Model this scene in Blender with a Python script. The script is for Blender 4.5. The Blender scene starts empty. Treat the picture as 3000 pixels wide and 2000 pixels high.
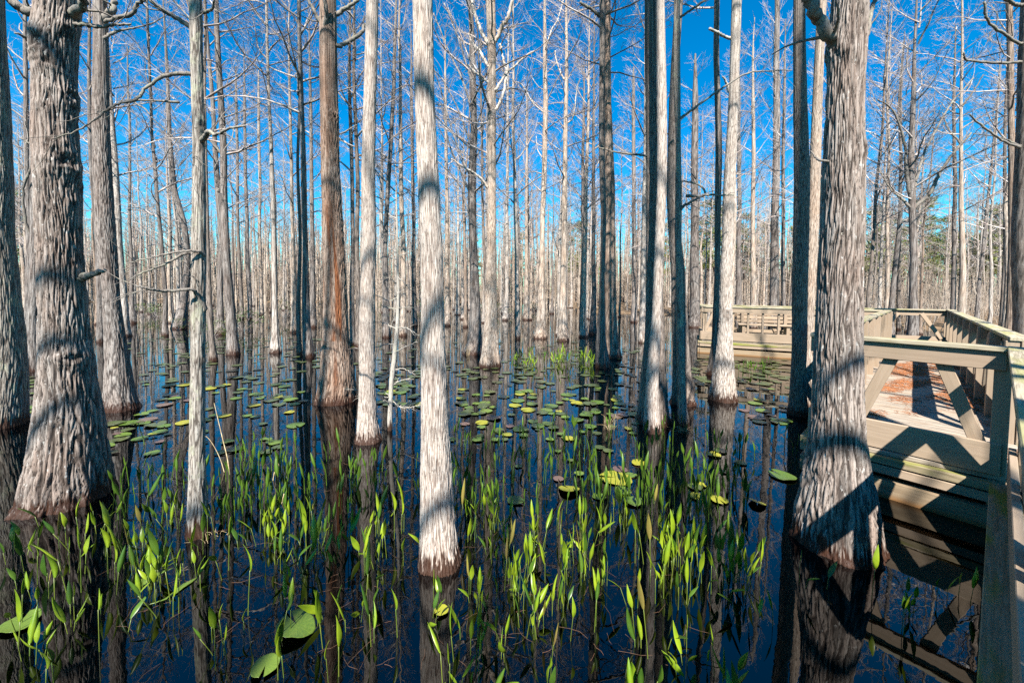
import bpy, math, random
import numpy as np
from mathutils import Vector, Matrix
C = bpy.context.scene.collection
sc = bpy.context.scene
PI = math.pi

# ---------------------------------------------------------------- camera
cd = bpy.data.cameras.new('camera')
cam = bpy.data.objects.new('camera', cd); C.objects.link(cam)
cam.location = (0, 0, 1.8)
cam.rotation_euler = (Matrix.Rotation(PI/2-0.04, 3, 'X') @ Matrix.Rotation(0.010, 3, 'Z')).to_euler()
cd.sensor_width = 36; cd.lens = 36*1145/3000; cd.shift_y = -0.0341
cd.clip_start = 0.02; cd.clip_end = 2000
sc.camera = cam
# ---------------------------------------------------------------- sky and sun
SUN_EL = math.radians(46.2); SUN_AZ = math.radians(186.5)      # azimuth from +Y, clockwise
world = bpy.data.worlds.new('World'); sc.world = world; world.use_nodes = True
wn = world.node_tree.nodes; wl = world.node_tree.links
for q in list(wn): wn.remove(q)
sky = wn.new('ShaderNodeTexSky'); sky.sky_type = 'NISHITA'; sky.sun_disc = False
sky.sun_elevation = SUN_EL; sky.sun_rotation = SUN_AZ
sky.air_density = 1.0; sky.dust_density = 0.1; sky.ozone_density = 2.6; sky.altitude = 0
hs = wn.new('ShaderNodeHueSaturation'); hs.inputs['Saturation'].default_value = 1.5; hs.inputs['Hue'].default_value = 0.497
bg = wn.new('ShaderNodeBackground'); bg.inputs[1].default_value = 0.064
wo = wn.new('ShaderNodeOutputWorld')
tint = wn.new('ShaderNodeVectorMath'); tint.operation = 'MULTIPLY'; tint.inputs[1].default_value = (.50, 1.26, 1.24)
wl.new(sky.outputs[0], hs.inputs['Color']); wl.new(hs.outputs[0], tint.inputs[0]); wl.new(tint.outputs[0], bg.inputs[0]); wl.new(bg.outputs[0], wo.inputs[0])
sd = bpy.data.lights.new('sun', 'SUN'); sd.energy = 5.0; sd.angle = math.radians(0.5); sd.color = (1, 0.955, 0.88)
sun = bpy.data.objects.new('sun', sd); C.objects.link(sun)
sdir = Vector((math.sin(SUN_AZ)*math.cos(SUN_EL), math.cos(SUN_AZ)*math.cos(SUN_EL), math.sin(SUN_EL)))
sun.rotation_euler = sdir.to_track_quat('Z', 'Y').to_euler(); sun.location = sdir*30
sc.view_settings.view_transform = 'Standard'; sc.view_settings.look = 'None'
sc.view_settings.exposure = 1.45; sc.view_settings.gamma = 1; sc.view_settings.use_curve_mapping = False
cy = sc.cycles
cy.max_bounces = 6; cy.diffuse_bounces = 1; cy.glossy_bounces = 3; cy.transmission_bounces = 3; cy.transparent_max_bounces = 12
cy.caustics_reflective = False; cy.caustics_refractive = False; cy.use_denoising = False
cy.sample_clamp_indirect = 4

TREES = {
  'T1': dict(y=4.964, rows=[(0.0, -6.622, 0.262), (0.048, -6.619, 0.2554), (0.651, -6.58, 0.2292), (1.23, -6.553, 0.2043), (1.895, -6.54, 0.1768), (2.39, -6.527, 0.1637), (3.872, -6.474, 0.1493), (5.319, -6.448, 0.1349)], style='lichen', crown=9, amp=1.3, near=True, cs=1.0,
    label='huge grey ridged cypress cut off by the left edge of the photo'),
  'T2': dict(y=3.246, rows=[(0.0, -3.781, 0.3022), (0.062, -3.761, 0.2724), (0.474, -3.731, 0.2267), (0.91, -3.713, 0.18), (1.342, -3.712, 0.1502), (1.769, -3.712, 0.1381), (2.191, -3.705, 0.1287), (2.748, -3.699, 0.1306), (3.297, -3.699, 0.1213), (3.703, -3.697, 0.1222), (4.106, -3.684, 0.1306)], style='ridged', crown=8.5, amp=2.2, near=True, cs=1.0,
    label='massive knotty cypress with deeply furrowed bark and a broad flared base'),
  'T3': dict(y=5.713, rows=[(0.0, -5.754, 0.2083), (0.14, -5.773, 0.1766), (0.495, -5.785, 0.1465), (1.001, -5.805, 0.1148), (1.752, -5.835, 0.0918), (2.495, -5.861, 0.1059), (4.2, -5.918, 0.09), (5.864, -5.906, 0.0742)], style='grey', crown=8, amp=1.2, near=True, cs=1.0,
    label='straight grey cypress right behind the massive knotty trunk'),
  'T5': dict(y=8.233, rows=[(0.0, -10.13, 0.1275), (0.34, -10.116, 0.1001), (0.921, -10.086, 0.0774), (2.786, -10.01, 0.0706), (4.897, -9.939, 0.0546), (7.645, -9.825, 0.041)], style='grey', crown=7, amp=1.0, near=False, cs=1.0,
    label='shaded cypress half hidden behind the massive knotty trunk'),
  'T6': dict(y=13.222, rows=[(0.0, -16.365, 0.1746), (0.502, -16.356, 0.1236), (1.66, -16.322, 0.0873), (3.382, -16.266, 0.08), (11.184, -16.059, 0.0436)], style='grey', crown=6, amp=1.0, near=False, cs=1.0,
    label='slim cypress seen in the gap left of the massive knotty trunk'),
  'T4': dict(y=12.606, rows=[(0.0, -13.326, 0.1061), (0.585, -13.323, 0.0872), (1.689, -13.315, 0.0758), (3.329, -13.361, 0.0682), (6.56, -13.386, 0.0531), (10.766, -13.322, 0.0303)], style='grey', crown=6, amp=1.0, near=False, cs=1.0,
    label='slender shaded cypress between the knotty trunk and the straight grey one'),
  'T7': dict(y=2.787, rows=[(0.0, -2.278, 0.0797), (0.038, -2.279, 0.0721), (0.166, -2.279, 0.0626), (0.419, -2.271, 0.0493), (0.921, -2.256, 0.0446), (1.416, -2.24, 0.0427), (1.734, -2.233, 0.0427), (2.145, -2.22, 0.0417), (2.813, -2.207, 0.0351), (3.281, -2.21, 0.036), (3.789, -2.199, 0.037)], style='lichen', crown=7.5, amp=1.2, near=True, cs=1.0,
    label='slender pale cypress with crooked dead side branches left of centre'),
  'T8': dict(y=10.544, rows=[(0.0, -7.552, 0.1649), (0.356, -7.573, 0.1349), (0.727, -7.594, 0.1199), (1.742, -7.621, 0.105), (3.114, -7.686, 0.09), (4.381, -7.735, 0.0825), (6.704, -7.766, 0.0712), (9.332, -7.808, 0.0525)], style='grey', crown=5, amp=1.0, near=False, cs=1.0,
    label='shaded cypress with a dark wet foot right of the slender pale trunk'),
  'T9': dict(y=15.226, rows=[(0.0, -11.397, 0.2024), (0.514, -11.4, 0.1279), (1.713, -11.396, 0.1012), (3.695, -11.324, 0.0959), (5.525, -11.412, 0.1012), (7.595, -11.482, 0.0746), (9.515, -11.56, 0.0639), (12.672, -11.726, 0.0426)], style='grey', crown=4.5, amp=1.0, near=False, cs=1.0,
    label='pale leaning cypress with a grassy foot behind the shaded one'),
  'T10': dict(y=10.935, rows=[(0.0, -6.639, 0.1552), (0.315, -6.649, 0.1103), (0.796, -6.656, 0.0817), (1.753, -6.652, 0.0654), (3.176, -6.665, 0.0531), (4.49, -6.67, 0.0572), (6.898, -6.714, 0.0368), (9.624, -6.743, 0.0327)], style='pale', crown=6.5, amp=1.0, near=False, cs=1.0,
    label='thin pale cypress with a bell shaped foot standing alone in open water'),
  'T11': dict(y=10.23, rows=[(0.0, -5.336, 0.1466), (0.329, -5.355, 0.1189), (0.779, -5.372, 0.0991), (1.764, -5.402, 0.0872), (3.095, -5.405, 0.0634), (4.325, -5.444, 0.0713), (6.577, -5.475, 0.0515), (9.128, -5.48, 0.0436)], style='grey', crown=6, amp=1.0, near=False, cs=1.0,
    label='lichen mottled cypress just left of the orange stripped trunk'),
  'T11b': dict(y=10.63, rows=[(0.0, -5.791, 0.0816), (0.363, -5.796, 0.0571), (1.761, -5.78, 0.0489), (4.967, -5.747, 0.0367), (9.414, -5.69, 0.0245)], style='dark', crown=6, amp=1.0, near=False, cs=1.0,
    label='thin black shaded cypress touching the lichen mottled trunk'),
  'T12': dict(y=6.257, rows=[(0.0, -2.838, 0.3237), (0.128, -2.82, 0.2889), (0.407, -2.807, 0.259), (0.96, -2.811, 0.2017), (1.18, -2.809, 0.1868), (1.783, -2.812, 0.1693), (2.597, -2.833, 0.1544), (3.669, -2.87, 0.132), (4.727, -2.885, 0.1295), (6.287, -2.893, 0.1146)], style='orange', crown=7.5, amp=1.8, near=True, cs=1.0,
    label='brown cypress with orange stripped bark down its front'),
  'T13': dict(y=4.601, rows=[(0.0, -1.699, 0.1584), (0.081, -1.707, 0.132), (0.287, -1.714, 0.1094), (0.574, -1.719, 0.0924), (1.186, -1.73, 0.0905), (1.791, -1.715, 0.083), (2.39, -1.694, 0.0811), (3.178, -1.704, 0.0754), (3.956, -1.682, 0.0698), (5.104, -1.648, 0.0679)], style='white', crown=9, amp=0.9, near=True, cs=1.0,
    label='smooth whitish cypress between the orange trunk and the central one'),
  'T15': dict(y=2.523, rows=[(0.0, -0.459, 0.1441), (0.105, -0.47, 0.1246), (0.221, -0.476, 0.1149), (0.566, -0.491, 0.0997), (1.02, -0.504, 0.0878), (1.467, -0.517, 0.0759), (1.799, -0.519, 0.0704), (2.127, -0.526, 0.0683), (2.56, -0.547, 0.065), (2.986, -0.568, 0.0618), (3.615, -0.584, 0.0618)], style='white', crown=8.5, amp=1.1, near=True, cs=1.0,
    label='nearest whitish cypress in the centre with a frayed reddish foot'),
  'T16': dict(y=11.054, rows=[(0.0, -1.108, 0.3074), (0.355, -1.052, 0.2113), (0.842, -1.05, 0.1681), (1.809, -1.066, 0.1297), (3.246, -1.123, 0.1105), (4.575, -1.15, 0.1201), (6.078, -1.116, 0.096), (7.933, -1.17, 0.072), (9.763, -1.232, 0.0672)], style='grey', crown=4.2, amp=1.0, near=False, cs=1.2,
    label='twisted cypress with dense upswept limbs beside the pale forked one'),
  'T17': dict(y=9.263, rows=[(0.0, -0.519, 0.2584), (0.184, -0.505, 0.2261), (0.43, -0.499, 0.1938), (1.001, -0.499, 0.1494), (1.811, -0.509, 0.1373), (3.016, -0.495, 0.105), (4.604, -0.511, 0.101), (6.169, -0.524, 0.101), (7.56, -0.531, 0.0969), (8.478, -0.569, 0.1131)], style='warm', crown=4.6, amp=0.7, near=True, cs=1.1,
    label='pale tan cypress with forked top and bright bell foot'),
  'T18': dict(y=23.777, rows=[(0.0, -0.409, 0.1972), (0.591, -0.383, 0.1453), (1.838, -0.343, 0.1142), (4.931, -0.351, 0.1142), (7.79, -0.358, 0.0934), (15.014, -0.396, 0.0623)], style='pale', crown=5, amp=1.0, near=False, cs=1.0,
    label='thin white cypress just right of the pale tan forked one'),
  'T19': dict(y=14.677, rows=[(0.0, 0.224, 0.1025), (0.544, 0.225, 0.0833), (1.828, 0.192, 0.0769), (3.737, 0.153, 0.0705), (7.495, -0.0, 0.0577)], style='pale', crown=4, amp=1.0, near=False, cs=1.0,
    label='bent thin cypress with a black hollow at its foot'),
  'T20': dict(y=24.323, rows=[(0.0, 0.976, 0.2972), (0.47, 0.939, 0.2017), (1.851, 0.902, 0.138), (5.015, 0.855, 0.1061), (9.183, 0.807, 0.0849)], style='warm', crown=4.5, amp=1.0, near=False, cs=1.0,
    label='far cypress with a wide cone shaped foot'),
  'T21': dict(y=14.889, rows=[(0.0, 1.069, 0.2659), (0.404, 1.103, 0.1881), (1.187, 1.099, 0.1557), (1.837, 1.091, 0.1297), (3.774, 1.098, 0.0973), (5.564, 1.152, 0.0973), (8.843, 1.166, 0.0908), (10.954, 1.119, 0.0713), (12.553, 1.078, 0.0389)], style='warm', crown=5, amp=1.0, near=False, cs=1.0,
    label='bright straight cypress with a bell foot and zigzag upper limbs'),
  'T22': dict(y=14.221, rows=[(0.0, 1.883, 0.2278), (0.474, 1.863, 0.1786), (1.222, 1.858, 0.1478), (1.843, 1.855, 0.117), (3.694, 1.888, 0.1047), (5.403, 1.862, 0.0924), (8.534, 1.85, 0.0677), (10.551, 1.831, 0.0554), (12.078, 1.801, 0.0369)], style='warm', crown=5.5, amp=1.0, near=False, cs=1.0,
    label='straight tan cypress with banded shadows right of the zigzag limbed one'),
  'T23': dict(y=19.411, rows=[(0.0, 3.521, 0.2002), (0.511, 3.52, 0.1585), (1.869, 3.505, 0.1168), (4.394, 3.47, 0.0918), (9.365, 3.393, 0.0667)], style='grey', crown=4.5, amp=1.0, near=False, cs=1.0,
    label='thin half dark cypress left of the paired trunks'),
  'T24': dict(y=16.517, rows=[(0.0, 3.442, 0.1766), (0.563, 3.446, 0.1342), (1.863, 3.444, 0.0989), (4.011, 3.397, 0.0777), (8.242, 3.327, 0.0565)], style='grey', crown=5, amp=1.0, near=False, cs=1.0,
    label='thin mottled cypress close left of the paired trunks'),
  'T25b': dict(y=10.732, rows=[(0.0, 2.805, 0.2496), (0.436, 2.772, 0.1724), (1.377, 2.715, 0.1543), (2.312, 2.668, 0.1634), (4.531, 2.606, 0.1452), (6.893, 2.513, 0.0998), (9.567, 2.469, 0.0908)], style='brown', crown=7.5, amp=1.0, near=False, cs=1.0,
    label='brown dappled cypress, rear one of the touching pair'),
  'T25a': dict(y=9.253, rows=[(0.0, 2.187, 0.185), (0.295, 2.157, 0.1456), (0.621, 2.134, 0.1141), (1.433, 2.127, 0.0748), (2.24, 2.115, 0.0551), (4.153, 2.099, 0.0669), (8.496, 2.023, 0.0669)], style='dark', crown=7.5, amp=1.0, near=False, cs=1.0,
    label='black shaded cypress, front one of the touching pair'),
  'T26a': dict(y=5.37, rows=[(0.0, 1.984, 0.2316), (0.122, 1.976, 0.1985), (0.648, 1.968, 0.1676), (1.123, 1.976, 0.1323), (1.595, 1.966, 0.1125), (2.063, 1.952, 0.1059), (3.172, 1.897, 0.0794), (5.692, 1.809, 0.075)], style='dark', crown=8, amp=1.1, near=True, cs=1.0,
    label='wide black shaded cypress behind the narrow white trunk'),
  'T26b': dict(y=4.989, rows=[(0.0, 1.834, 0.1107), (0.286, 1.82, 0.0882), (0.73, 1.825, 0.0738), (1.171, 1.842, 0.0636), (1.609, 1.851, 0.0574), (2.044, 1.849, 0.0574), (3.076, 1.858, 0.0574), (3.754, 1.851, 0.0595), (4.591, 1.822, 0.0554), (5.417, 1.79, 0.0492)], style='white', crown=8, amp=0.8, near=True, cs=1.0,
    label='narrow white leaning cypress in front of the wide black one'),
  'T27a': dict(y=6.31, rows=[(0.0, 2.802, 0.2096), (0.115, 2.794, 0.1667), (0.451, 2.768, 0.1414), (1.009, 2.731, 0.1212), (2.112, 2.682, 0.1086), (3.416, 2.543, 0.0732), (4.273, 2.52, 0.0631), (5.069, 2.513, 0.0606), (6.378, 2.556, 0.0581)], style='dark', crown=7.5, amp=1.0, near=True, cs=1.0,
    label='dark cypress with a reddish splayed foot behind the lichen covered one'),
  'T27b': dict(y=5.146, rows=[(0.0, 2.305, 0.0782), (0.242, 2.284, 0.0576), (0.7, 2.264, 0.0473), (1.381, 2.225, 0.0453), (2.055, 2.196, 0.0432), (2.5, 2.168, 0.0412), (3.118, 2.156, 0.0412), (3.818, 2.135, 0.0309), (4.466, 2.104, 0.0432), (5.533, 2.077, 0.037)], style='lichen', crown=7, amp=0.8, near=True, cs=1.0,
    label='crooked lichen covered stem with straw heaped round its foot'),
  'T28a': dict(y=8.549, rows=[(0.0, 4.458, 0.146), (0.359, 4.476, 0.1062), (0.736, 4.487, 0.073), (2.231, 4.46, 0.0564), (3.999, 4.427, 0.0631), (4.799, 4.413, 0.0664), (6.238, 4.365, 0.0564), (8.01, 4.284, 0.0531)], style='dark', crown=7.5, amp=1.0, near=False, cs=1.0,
    label='dark cypress half hidden behind the pale fluted trunk by the boardwalk end'),
  'T28b': dict(y=6.544, rows=[(0.0, 3.577, 0.2315), (0.118, 3.574, 0.2039), (0.408, 3.576, 0.1636), (0.987, 3.578, 0.1158), (1.275, 3.581, 0.1007), (2.132, 3.559, 0.0906), (2.698, 3.578, 0.0831), (3.485, 3.572, 0.0906), (4.375, 3.578, 0.0755), (5.473, 3.575, 0.0705), (6.556, 3.576, 0.073)], style='pale', crown=8.5, amp=1.1, near=True, cs=1.0,
    label='pale cypress with a fluted foot at the far end of the boardwalk'),
  'T29': dict(y=20.323, rows=[(0.0, 9.523, 0.3217), (0.509, 9.508, 0.2574), (1.93, 9.467, 0.2252), (4.573, 9.391, 0.193), (11.488, 9.211, 0.1448)], style='grey', crown=5, amp=1.0, near=False, cs=1.0,
    label='mottled cypress left of the far boardwalk corner'),
  'T30': dict(y=22.0, rows=[(0.0, 14.777, 0.2872), (1.41, 14.76, 0.2234), (4.846, 14.652, 0.1915), (12.331, 14.47, 0.1596), (17.812, 14.286, 0.1117)], style='grey', crown=5, amp=1.0, near=False, cs=1.0,
    label='grey cypress rising beyond the middle of the far railing'),
  'T31': dict(y=5.76, rows=[(0.0, 4.282, 0.1401), (0.177, 4.266, 0.1137), (0.586, 4.237, 0.0914), (1.802, 4.197, 0.0934), (3.293, 4.171, 0.0954), (4.561, 4.114, 0.0812), (5.995, 4.053, 0.069)], style='dark', crown=8.5, amp=1.0, near=True, cs=1.0,
    label='tall dark cypress with a sunlit right edge left of the great ridged trunk'),
  'T32': dict(y=6.034, rows=[(0.0, 4.613, 0.1263), (0.262, 4.614, 0.1032), (1.063, 4.593, 0.0821), (1.804, 4.587, 0.08), (2.641, 4.589, 0.0758), (3.366, 4.594, 0.0737), (4.948, 4.609, 0.0589), (6.198, 4.624, 0.0547)], style='warm', crown=8, amp=1.0, near=True, cs=1.0,
    label='reddish tan leaning cypress squeezed behind the great ridged trunk'),
  'T33': dict(y=2.754, rows=[(0.0, 2.371, 0.272), (0.045, 2.362, 0.2535), (0.232, 2.353, 0.2341), (0.482, 2.352, 0.1971), (0.731, 2.346, 0.1656), (0.977, 2.336, 0.148), (1.466, 2.32, 0.1314), (2.186, 2.311, 0.1212), (2.658, 2.304, 0.1147), (3.123, 2.289, 0.1027), (3.537, 2.287, 0.099), (3.81, 2.286, 0.0999)], style='ridged', crown=8.5, amp=1.8, near=True, cs=1.0,
    label='great ridged cypress standing against the near boardwalk panel'),
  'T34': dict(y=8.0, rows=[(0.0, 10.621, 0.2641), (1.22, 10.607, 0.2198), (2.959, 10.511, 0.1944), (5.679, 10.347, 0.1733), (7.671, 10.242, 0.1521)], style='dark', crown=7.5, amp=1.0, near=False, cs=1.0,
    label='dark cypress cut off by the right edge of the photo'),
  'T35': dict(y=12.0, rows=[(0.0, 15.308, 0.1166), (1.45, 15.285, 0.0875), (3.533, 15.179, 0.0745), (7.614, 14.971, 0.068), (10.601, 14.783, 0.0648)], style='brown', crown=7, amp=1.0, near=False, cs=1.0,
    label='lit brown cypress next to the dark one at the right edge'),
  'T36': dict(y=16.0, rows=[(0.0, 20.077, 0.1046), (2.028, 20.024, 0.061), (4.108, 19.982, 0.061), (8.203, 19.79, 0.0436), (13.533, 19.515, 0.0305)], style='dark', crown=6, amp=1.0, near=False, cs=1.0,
    label='thin black cypress third from the right edge'),
  'T37': dict(y=14.5, rows=[(0.0, 14.909, 0.1947), (0.579, 14.893, 0.1504), (1.973, 14.816, 0.1106), (3.858, 14.726, 0.1062), (5.104, 14.662, 0.0973), (6.587, 14.549, 0.0973), (8.79, 14.524, 0.0708), (11.206, 14.5, 0.0354)], style='grey', crown=4.4, amp=1.0, near=False, cs=1.35,
    label='cypress with a great forked spreading crown beyond the boardwalk'),
  'T38': dict(y=15.5, rows=[(0.0, 17.913, 0.1331), (1.329, 17.855, 0.1065), (4.02, 17.704, 0.0799), (9.291, 17.409, 0.0444), (13.15, 17.16, 0.0311)], style='warm', crown=5.5, amp=1.0, near=False, cs=1.0,
    label='straight tan cypress beyond the far railing corner'),
  'T39': dict(y=17.0, rows=[(0.0, 19.278, 0.1032), (2.021, 19.2, 0.0787), (4.231, 19.071, 0.0737), (10.012, 18.759, 0.0492)], style='grey', crown=5, amp=1.0, near=False, cs=1.0,
    label='grey cypress close left of the straight tan one'),
  'T40': dict(y=18.0, rows=[(0.0, 17.326, 0.1021), (2.004, 17.262, 0.0737), (4.344, 17.149, 0.0624), (10.466, 16.875, 0.0454)], style='warm', crown=5, amp=1.0, near=False, cs=1.0,
    label='thin tan cypress seen over the left end of the far railing'),
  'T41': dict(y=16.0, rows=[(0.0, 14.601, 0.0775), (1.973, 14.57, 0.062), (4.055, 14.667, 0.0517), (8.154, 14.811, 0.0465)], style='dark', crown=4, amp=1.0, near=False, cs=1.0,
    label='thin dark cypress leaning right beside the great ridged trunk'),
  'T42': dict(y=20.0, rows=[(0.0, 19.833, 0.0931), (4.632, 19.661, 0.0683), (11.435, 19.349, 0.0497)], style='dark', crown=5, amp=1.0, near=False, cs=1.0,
    label='thin dark cypress left of the fork crowned one'),
  'T43': dict(y=19.0, rows=[(0.0, 22.591, 0.0962), (2.059, 22.602, 0.0642), (4.532, 22.781, 0.0588), (7.787, 22.902, 0.0481)], style='grey', crown=4.5, amp=1.0, near=False, cs=1.0,
    label='thin cypress leaning right beyond the long railing'),
  'T45': dict(y=14.449, rows=[(0.0, -12.858, 0.1133), (0.432, -12.866, 0.0802), (1.697, -12.84, 0.0661), (3.577, -12.892, 0.0566), (6.053, -13.028, 0.0566), (7.277, -13.15, 0.0425), (12.097, -13.187, 0.0378)], style='grey', crown=4, amp=1.0, near=False, cs=1.0,
    label='leaning thin cypress left of the twisted stump foot'),
  'T46': dict(y=17.134, rows=[(0.0, -14.653, 0.2846), (0.486, -14.565, 0.2277), (1.237, -14.458, 0.1366), (2.433, -14.265, 0.1252), (3.325, -14.229, 0.1138), (4.655, -14.347, 0.1138), (5.973, -14.701, 0.1138), (8.302, -14.886, 0.074), (11.179, -14.88, 0.0569)], style='grey', crown=4, amp=1.0, near=False, cs=0.8,
    label='crooked twisted cypress with a pale writhing foot'),
  'T47': dict(y=19.342, rows=[(0.0, -18.806, 0.1576), (0.801, -18.833, 0.097), (4.163, -18.82, 0.0606), (10.751, -18.712, 0.0485)], style='grey', crown=5, amp=1.0, near=False, cs=1.0,
    label='thin dark footed cypress at the left shore'),
  'T50': dict(y=22.831, rows=[(0.0, -15.362, 0.1572), (1.088, -15.354, 0.1158), (4.657, -15.452, 0.0993), (12.43, -15.436, 0.0662)], style='grey', crown=5, amp=1.0, near=False, cs=1.0,
    label='thin cypress with an evergreen bush at its foot'),
  'T51': dict(y=16.026, rows=[(0.0, -8.945, 0.1589), (0.477, -8.946, 0.1039), (1.739, -8.945, 0.0917), (3.824, -8.975, 0.0672), (9.28, -8.996, 0.0489)], style='warm', crown=5, amp=1.0, near=False, cs=1.0,
    label='thin tan cypress with a red foot left of the orange trunk'),
  'T52': dict(y=18.203, rows=[(0.0, -9.28, 0.1558), (0.944, -9.286, 0.1133), (4.108, -9.277, 0.0921), (10.305, -9.29, 0.0638)], style='grey', crown=5, amp=1.0, near=False, cs=1.0,
    label='grey cypress just behind the lichen mottled one'),
  'T53': dict(y=12.546, rows=[(0.0, -5.125, 0.0913), (0.673, -5.12, 0.071), (3.403, -5.103, 0.0609), (7.674, -5.162, 0.0507)], style='grey', crown=5, amp=1.0, near=False, cs=1.0,
    label='grey cypress peeking left of the smooth whitish trunk'),
  'T54': dict(y=12.132, rows=[(0.0, -4.785, 0.1084), (0.712, -4.792, 0.0789), (3.352, -4.782, 0.0641), (7.482, -4.826, 0.0493)], style='dark', crown=5.5, amp=1.0, near=False, cs=1.0,
    label='dark cypress hiding behind the smooth whitish trunk'),
  'T55': dict(y=14.657, rows=[(0.0, -4.706, 0.1767), (0.624, -4.723, 0.1219), (1.778, -4.726, 0.0914), (3.685, -4.746, 0.0792), (5.448, -4.665, 0.0792), (7.443, -4.515, 0.0731), (9.17, -4.404, 0.067), (11.123, -4.375, 0.0548)], style='grey', crown=4, amp=1.0, near=False, cs=1.0,
    label='grey cypress bending right above the lichen sapling'),
  'T56': dict(y=15.228, rows=[(0.0, -4.248, 0.1601), (0.719, -4.254, 0.1153), (3.765, -4.264, 0.0897), (8.949, -4.336, 0.0641)], style='warm', crown=5, amp=1.0, near=False, cs=1.0,
    label='tan cypress straight behind the lichen sapling'),
  'T57': dict(y=19.577, rows=[(0.0, -4.886, 0.1659), (0.93, -4.904, 0.1161), (4.332, -4.929, 0.0912), (10.996, -5.046, 0.0746)], style='grey', crown=5, amp=1.0, near=False, cs=1.0,
    label='thin cypress just left of the nearest whitish trunk'),
  'T58': dict(y=19.76, rows=[(0.0, -3.27, 0.1702), (0.939, -3.282, 0.1277), (4.372, -3.302, 0.1021), (11.098, -3.409, 0.0681)], style='warm', crown=5, amp=1.0, near=False, cs=1.0,
    label='pale thin cypress just right of the nearest whitish trunk'),
  'T59': dict(y=23.202, rows=[(0.0, 7.27, 0.2128), (1.305, 7.24, 0.1354), (4.93, 7.179, 0.1161), (12.825, 6.941, 0.0967)], style='grey', crown=5, amp=1.0, near=False, cs=1.0,
    label='thin grey cypress right of the paired trunks'),
  'T60': dict(y=13.904, rows=[(0.0, 4.672, 0.1555), (0.776, 4.665, 0.121), (1.871, 4.658, 0.0922), (3.679, 4.652, 0.0806), (8.411, 4.558, 0.0518)], style='pale', crown=5.5, amp=1.0, near=False, cs=1.0,
    label='cone footed cypress left of the wide black trunk'),
  'T61': dict(y=31.307, rows=[(0.0, 18.175, 0.3076), (1.216, 18.134, 0.213), (6.107, 18.026, 0.1656), (16.758, 17.672, 0.1183)], style='grey', crown=5, amp=1.0, near=False, cs=1.0,
    label='thin cypress right behind the pale fluted trunk'),
  'T62': dict(y=20.0, rows=[(0.0, 12.363, 0.2082), (1.434, 12.318, 0.1338), (4.558, 12.21, 0.1041), (11.362, 11.974, 0.0743)], style='warm', crown=5, amp=1.0, near=False, cs=1.0,
    label='thin tan cypress above the left part of the far railing'),
  'T63': dict(y=20.0, rows=[(0.0, 13.936, 0.1434), (1.45, 13.889, 0.1004), (4.574, 13.771, 0.0861), (11.378, 13.523, 0.0645)], style='grey', crown=5, amp=1.0, near=False, cs=1.0,
    label='thin cypress twin just left of the tall dark trunk'),
  'T64': dict(y=25.766, rows=[(0.0, -16.545, 0.161), (1.005, -16.54, 0.1136), (5.033, -16.544, 0.0947), (13.806, -16.494, 0.0758)], style='warm', crown=5, amp=1.0, near=False, cs=1.0,
    label='thin tan cypress left of the open water one'),
  'T65': dict(y=9.625, rows=[(0.0, -7.379, 0.0935), (0.477, -7.394, 0.0601), (1.742, -7.443, 0.0535), (2.995, -7.467, 0.0401), (5.461, -7.456, 0.0334)], style='dark', crown=5, amp=1.0, near=False, cs=1.0,
    label='black footed cypress close behind the slender pale trunk'),
  'T66': dict(y=19.031, rows=[(0.0, -1.216, 0.1327), (0.99, -1.223, 0.0995), (4.295, -1.413, 0.0663), (9.17, -1.521, 0.0581)], style='dark', crown=5, amp=1.0, near=False, cs=1.0,
    label='thin dark cypress in the gap behind the tan forked one'),
  'T67': dict(y=22.751, rows=[(0.0, -15.757, 0.1307), (1.086, -15.747, 0.0899), (4.642, -15.853, 0.0817), (12.389, -15.85, 0.0654)], style='dark', crown=5, amp=1.0, near=False, cs=1.0,
    label='thin black cypress behind the bushes left of the open water one'),
}
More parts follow.
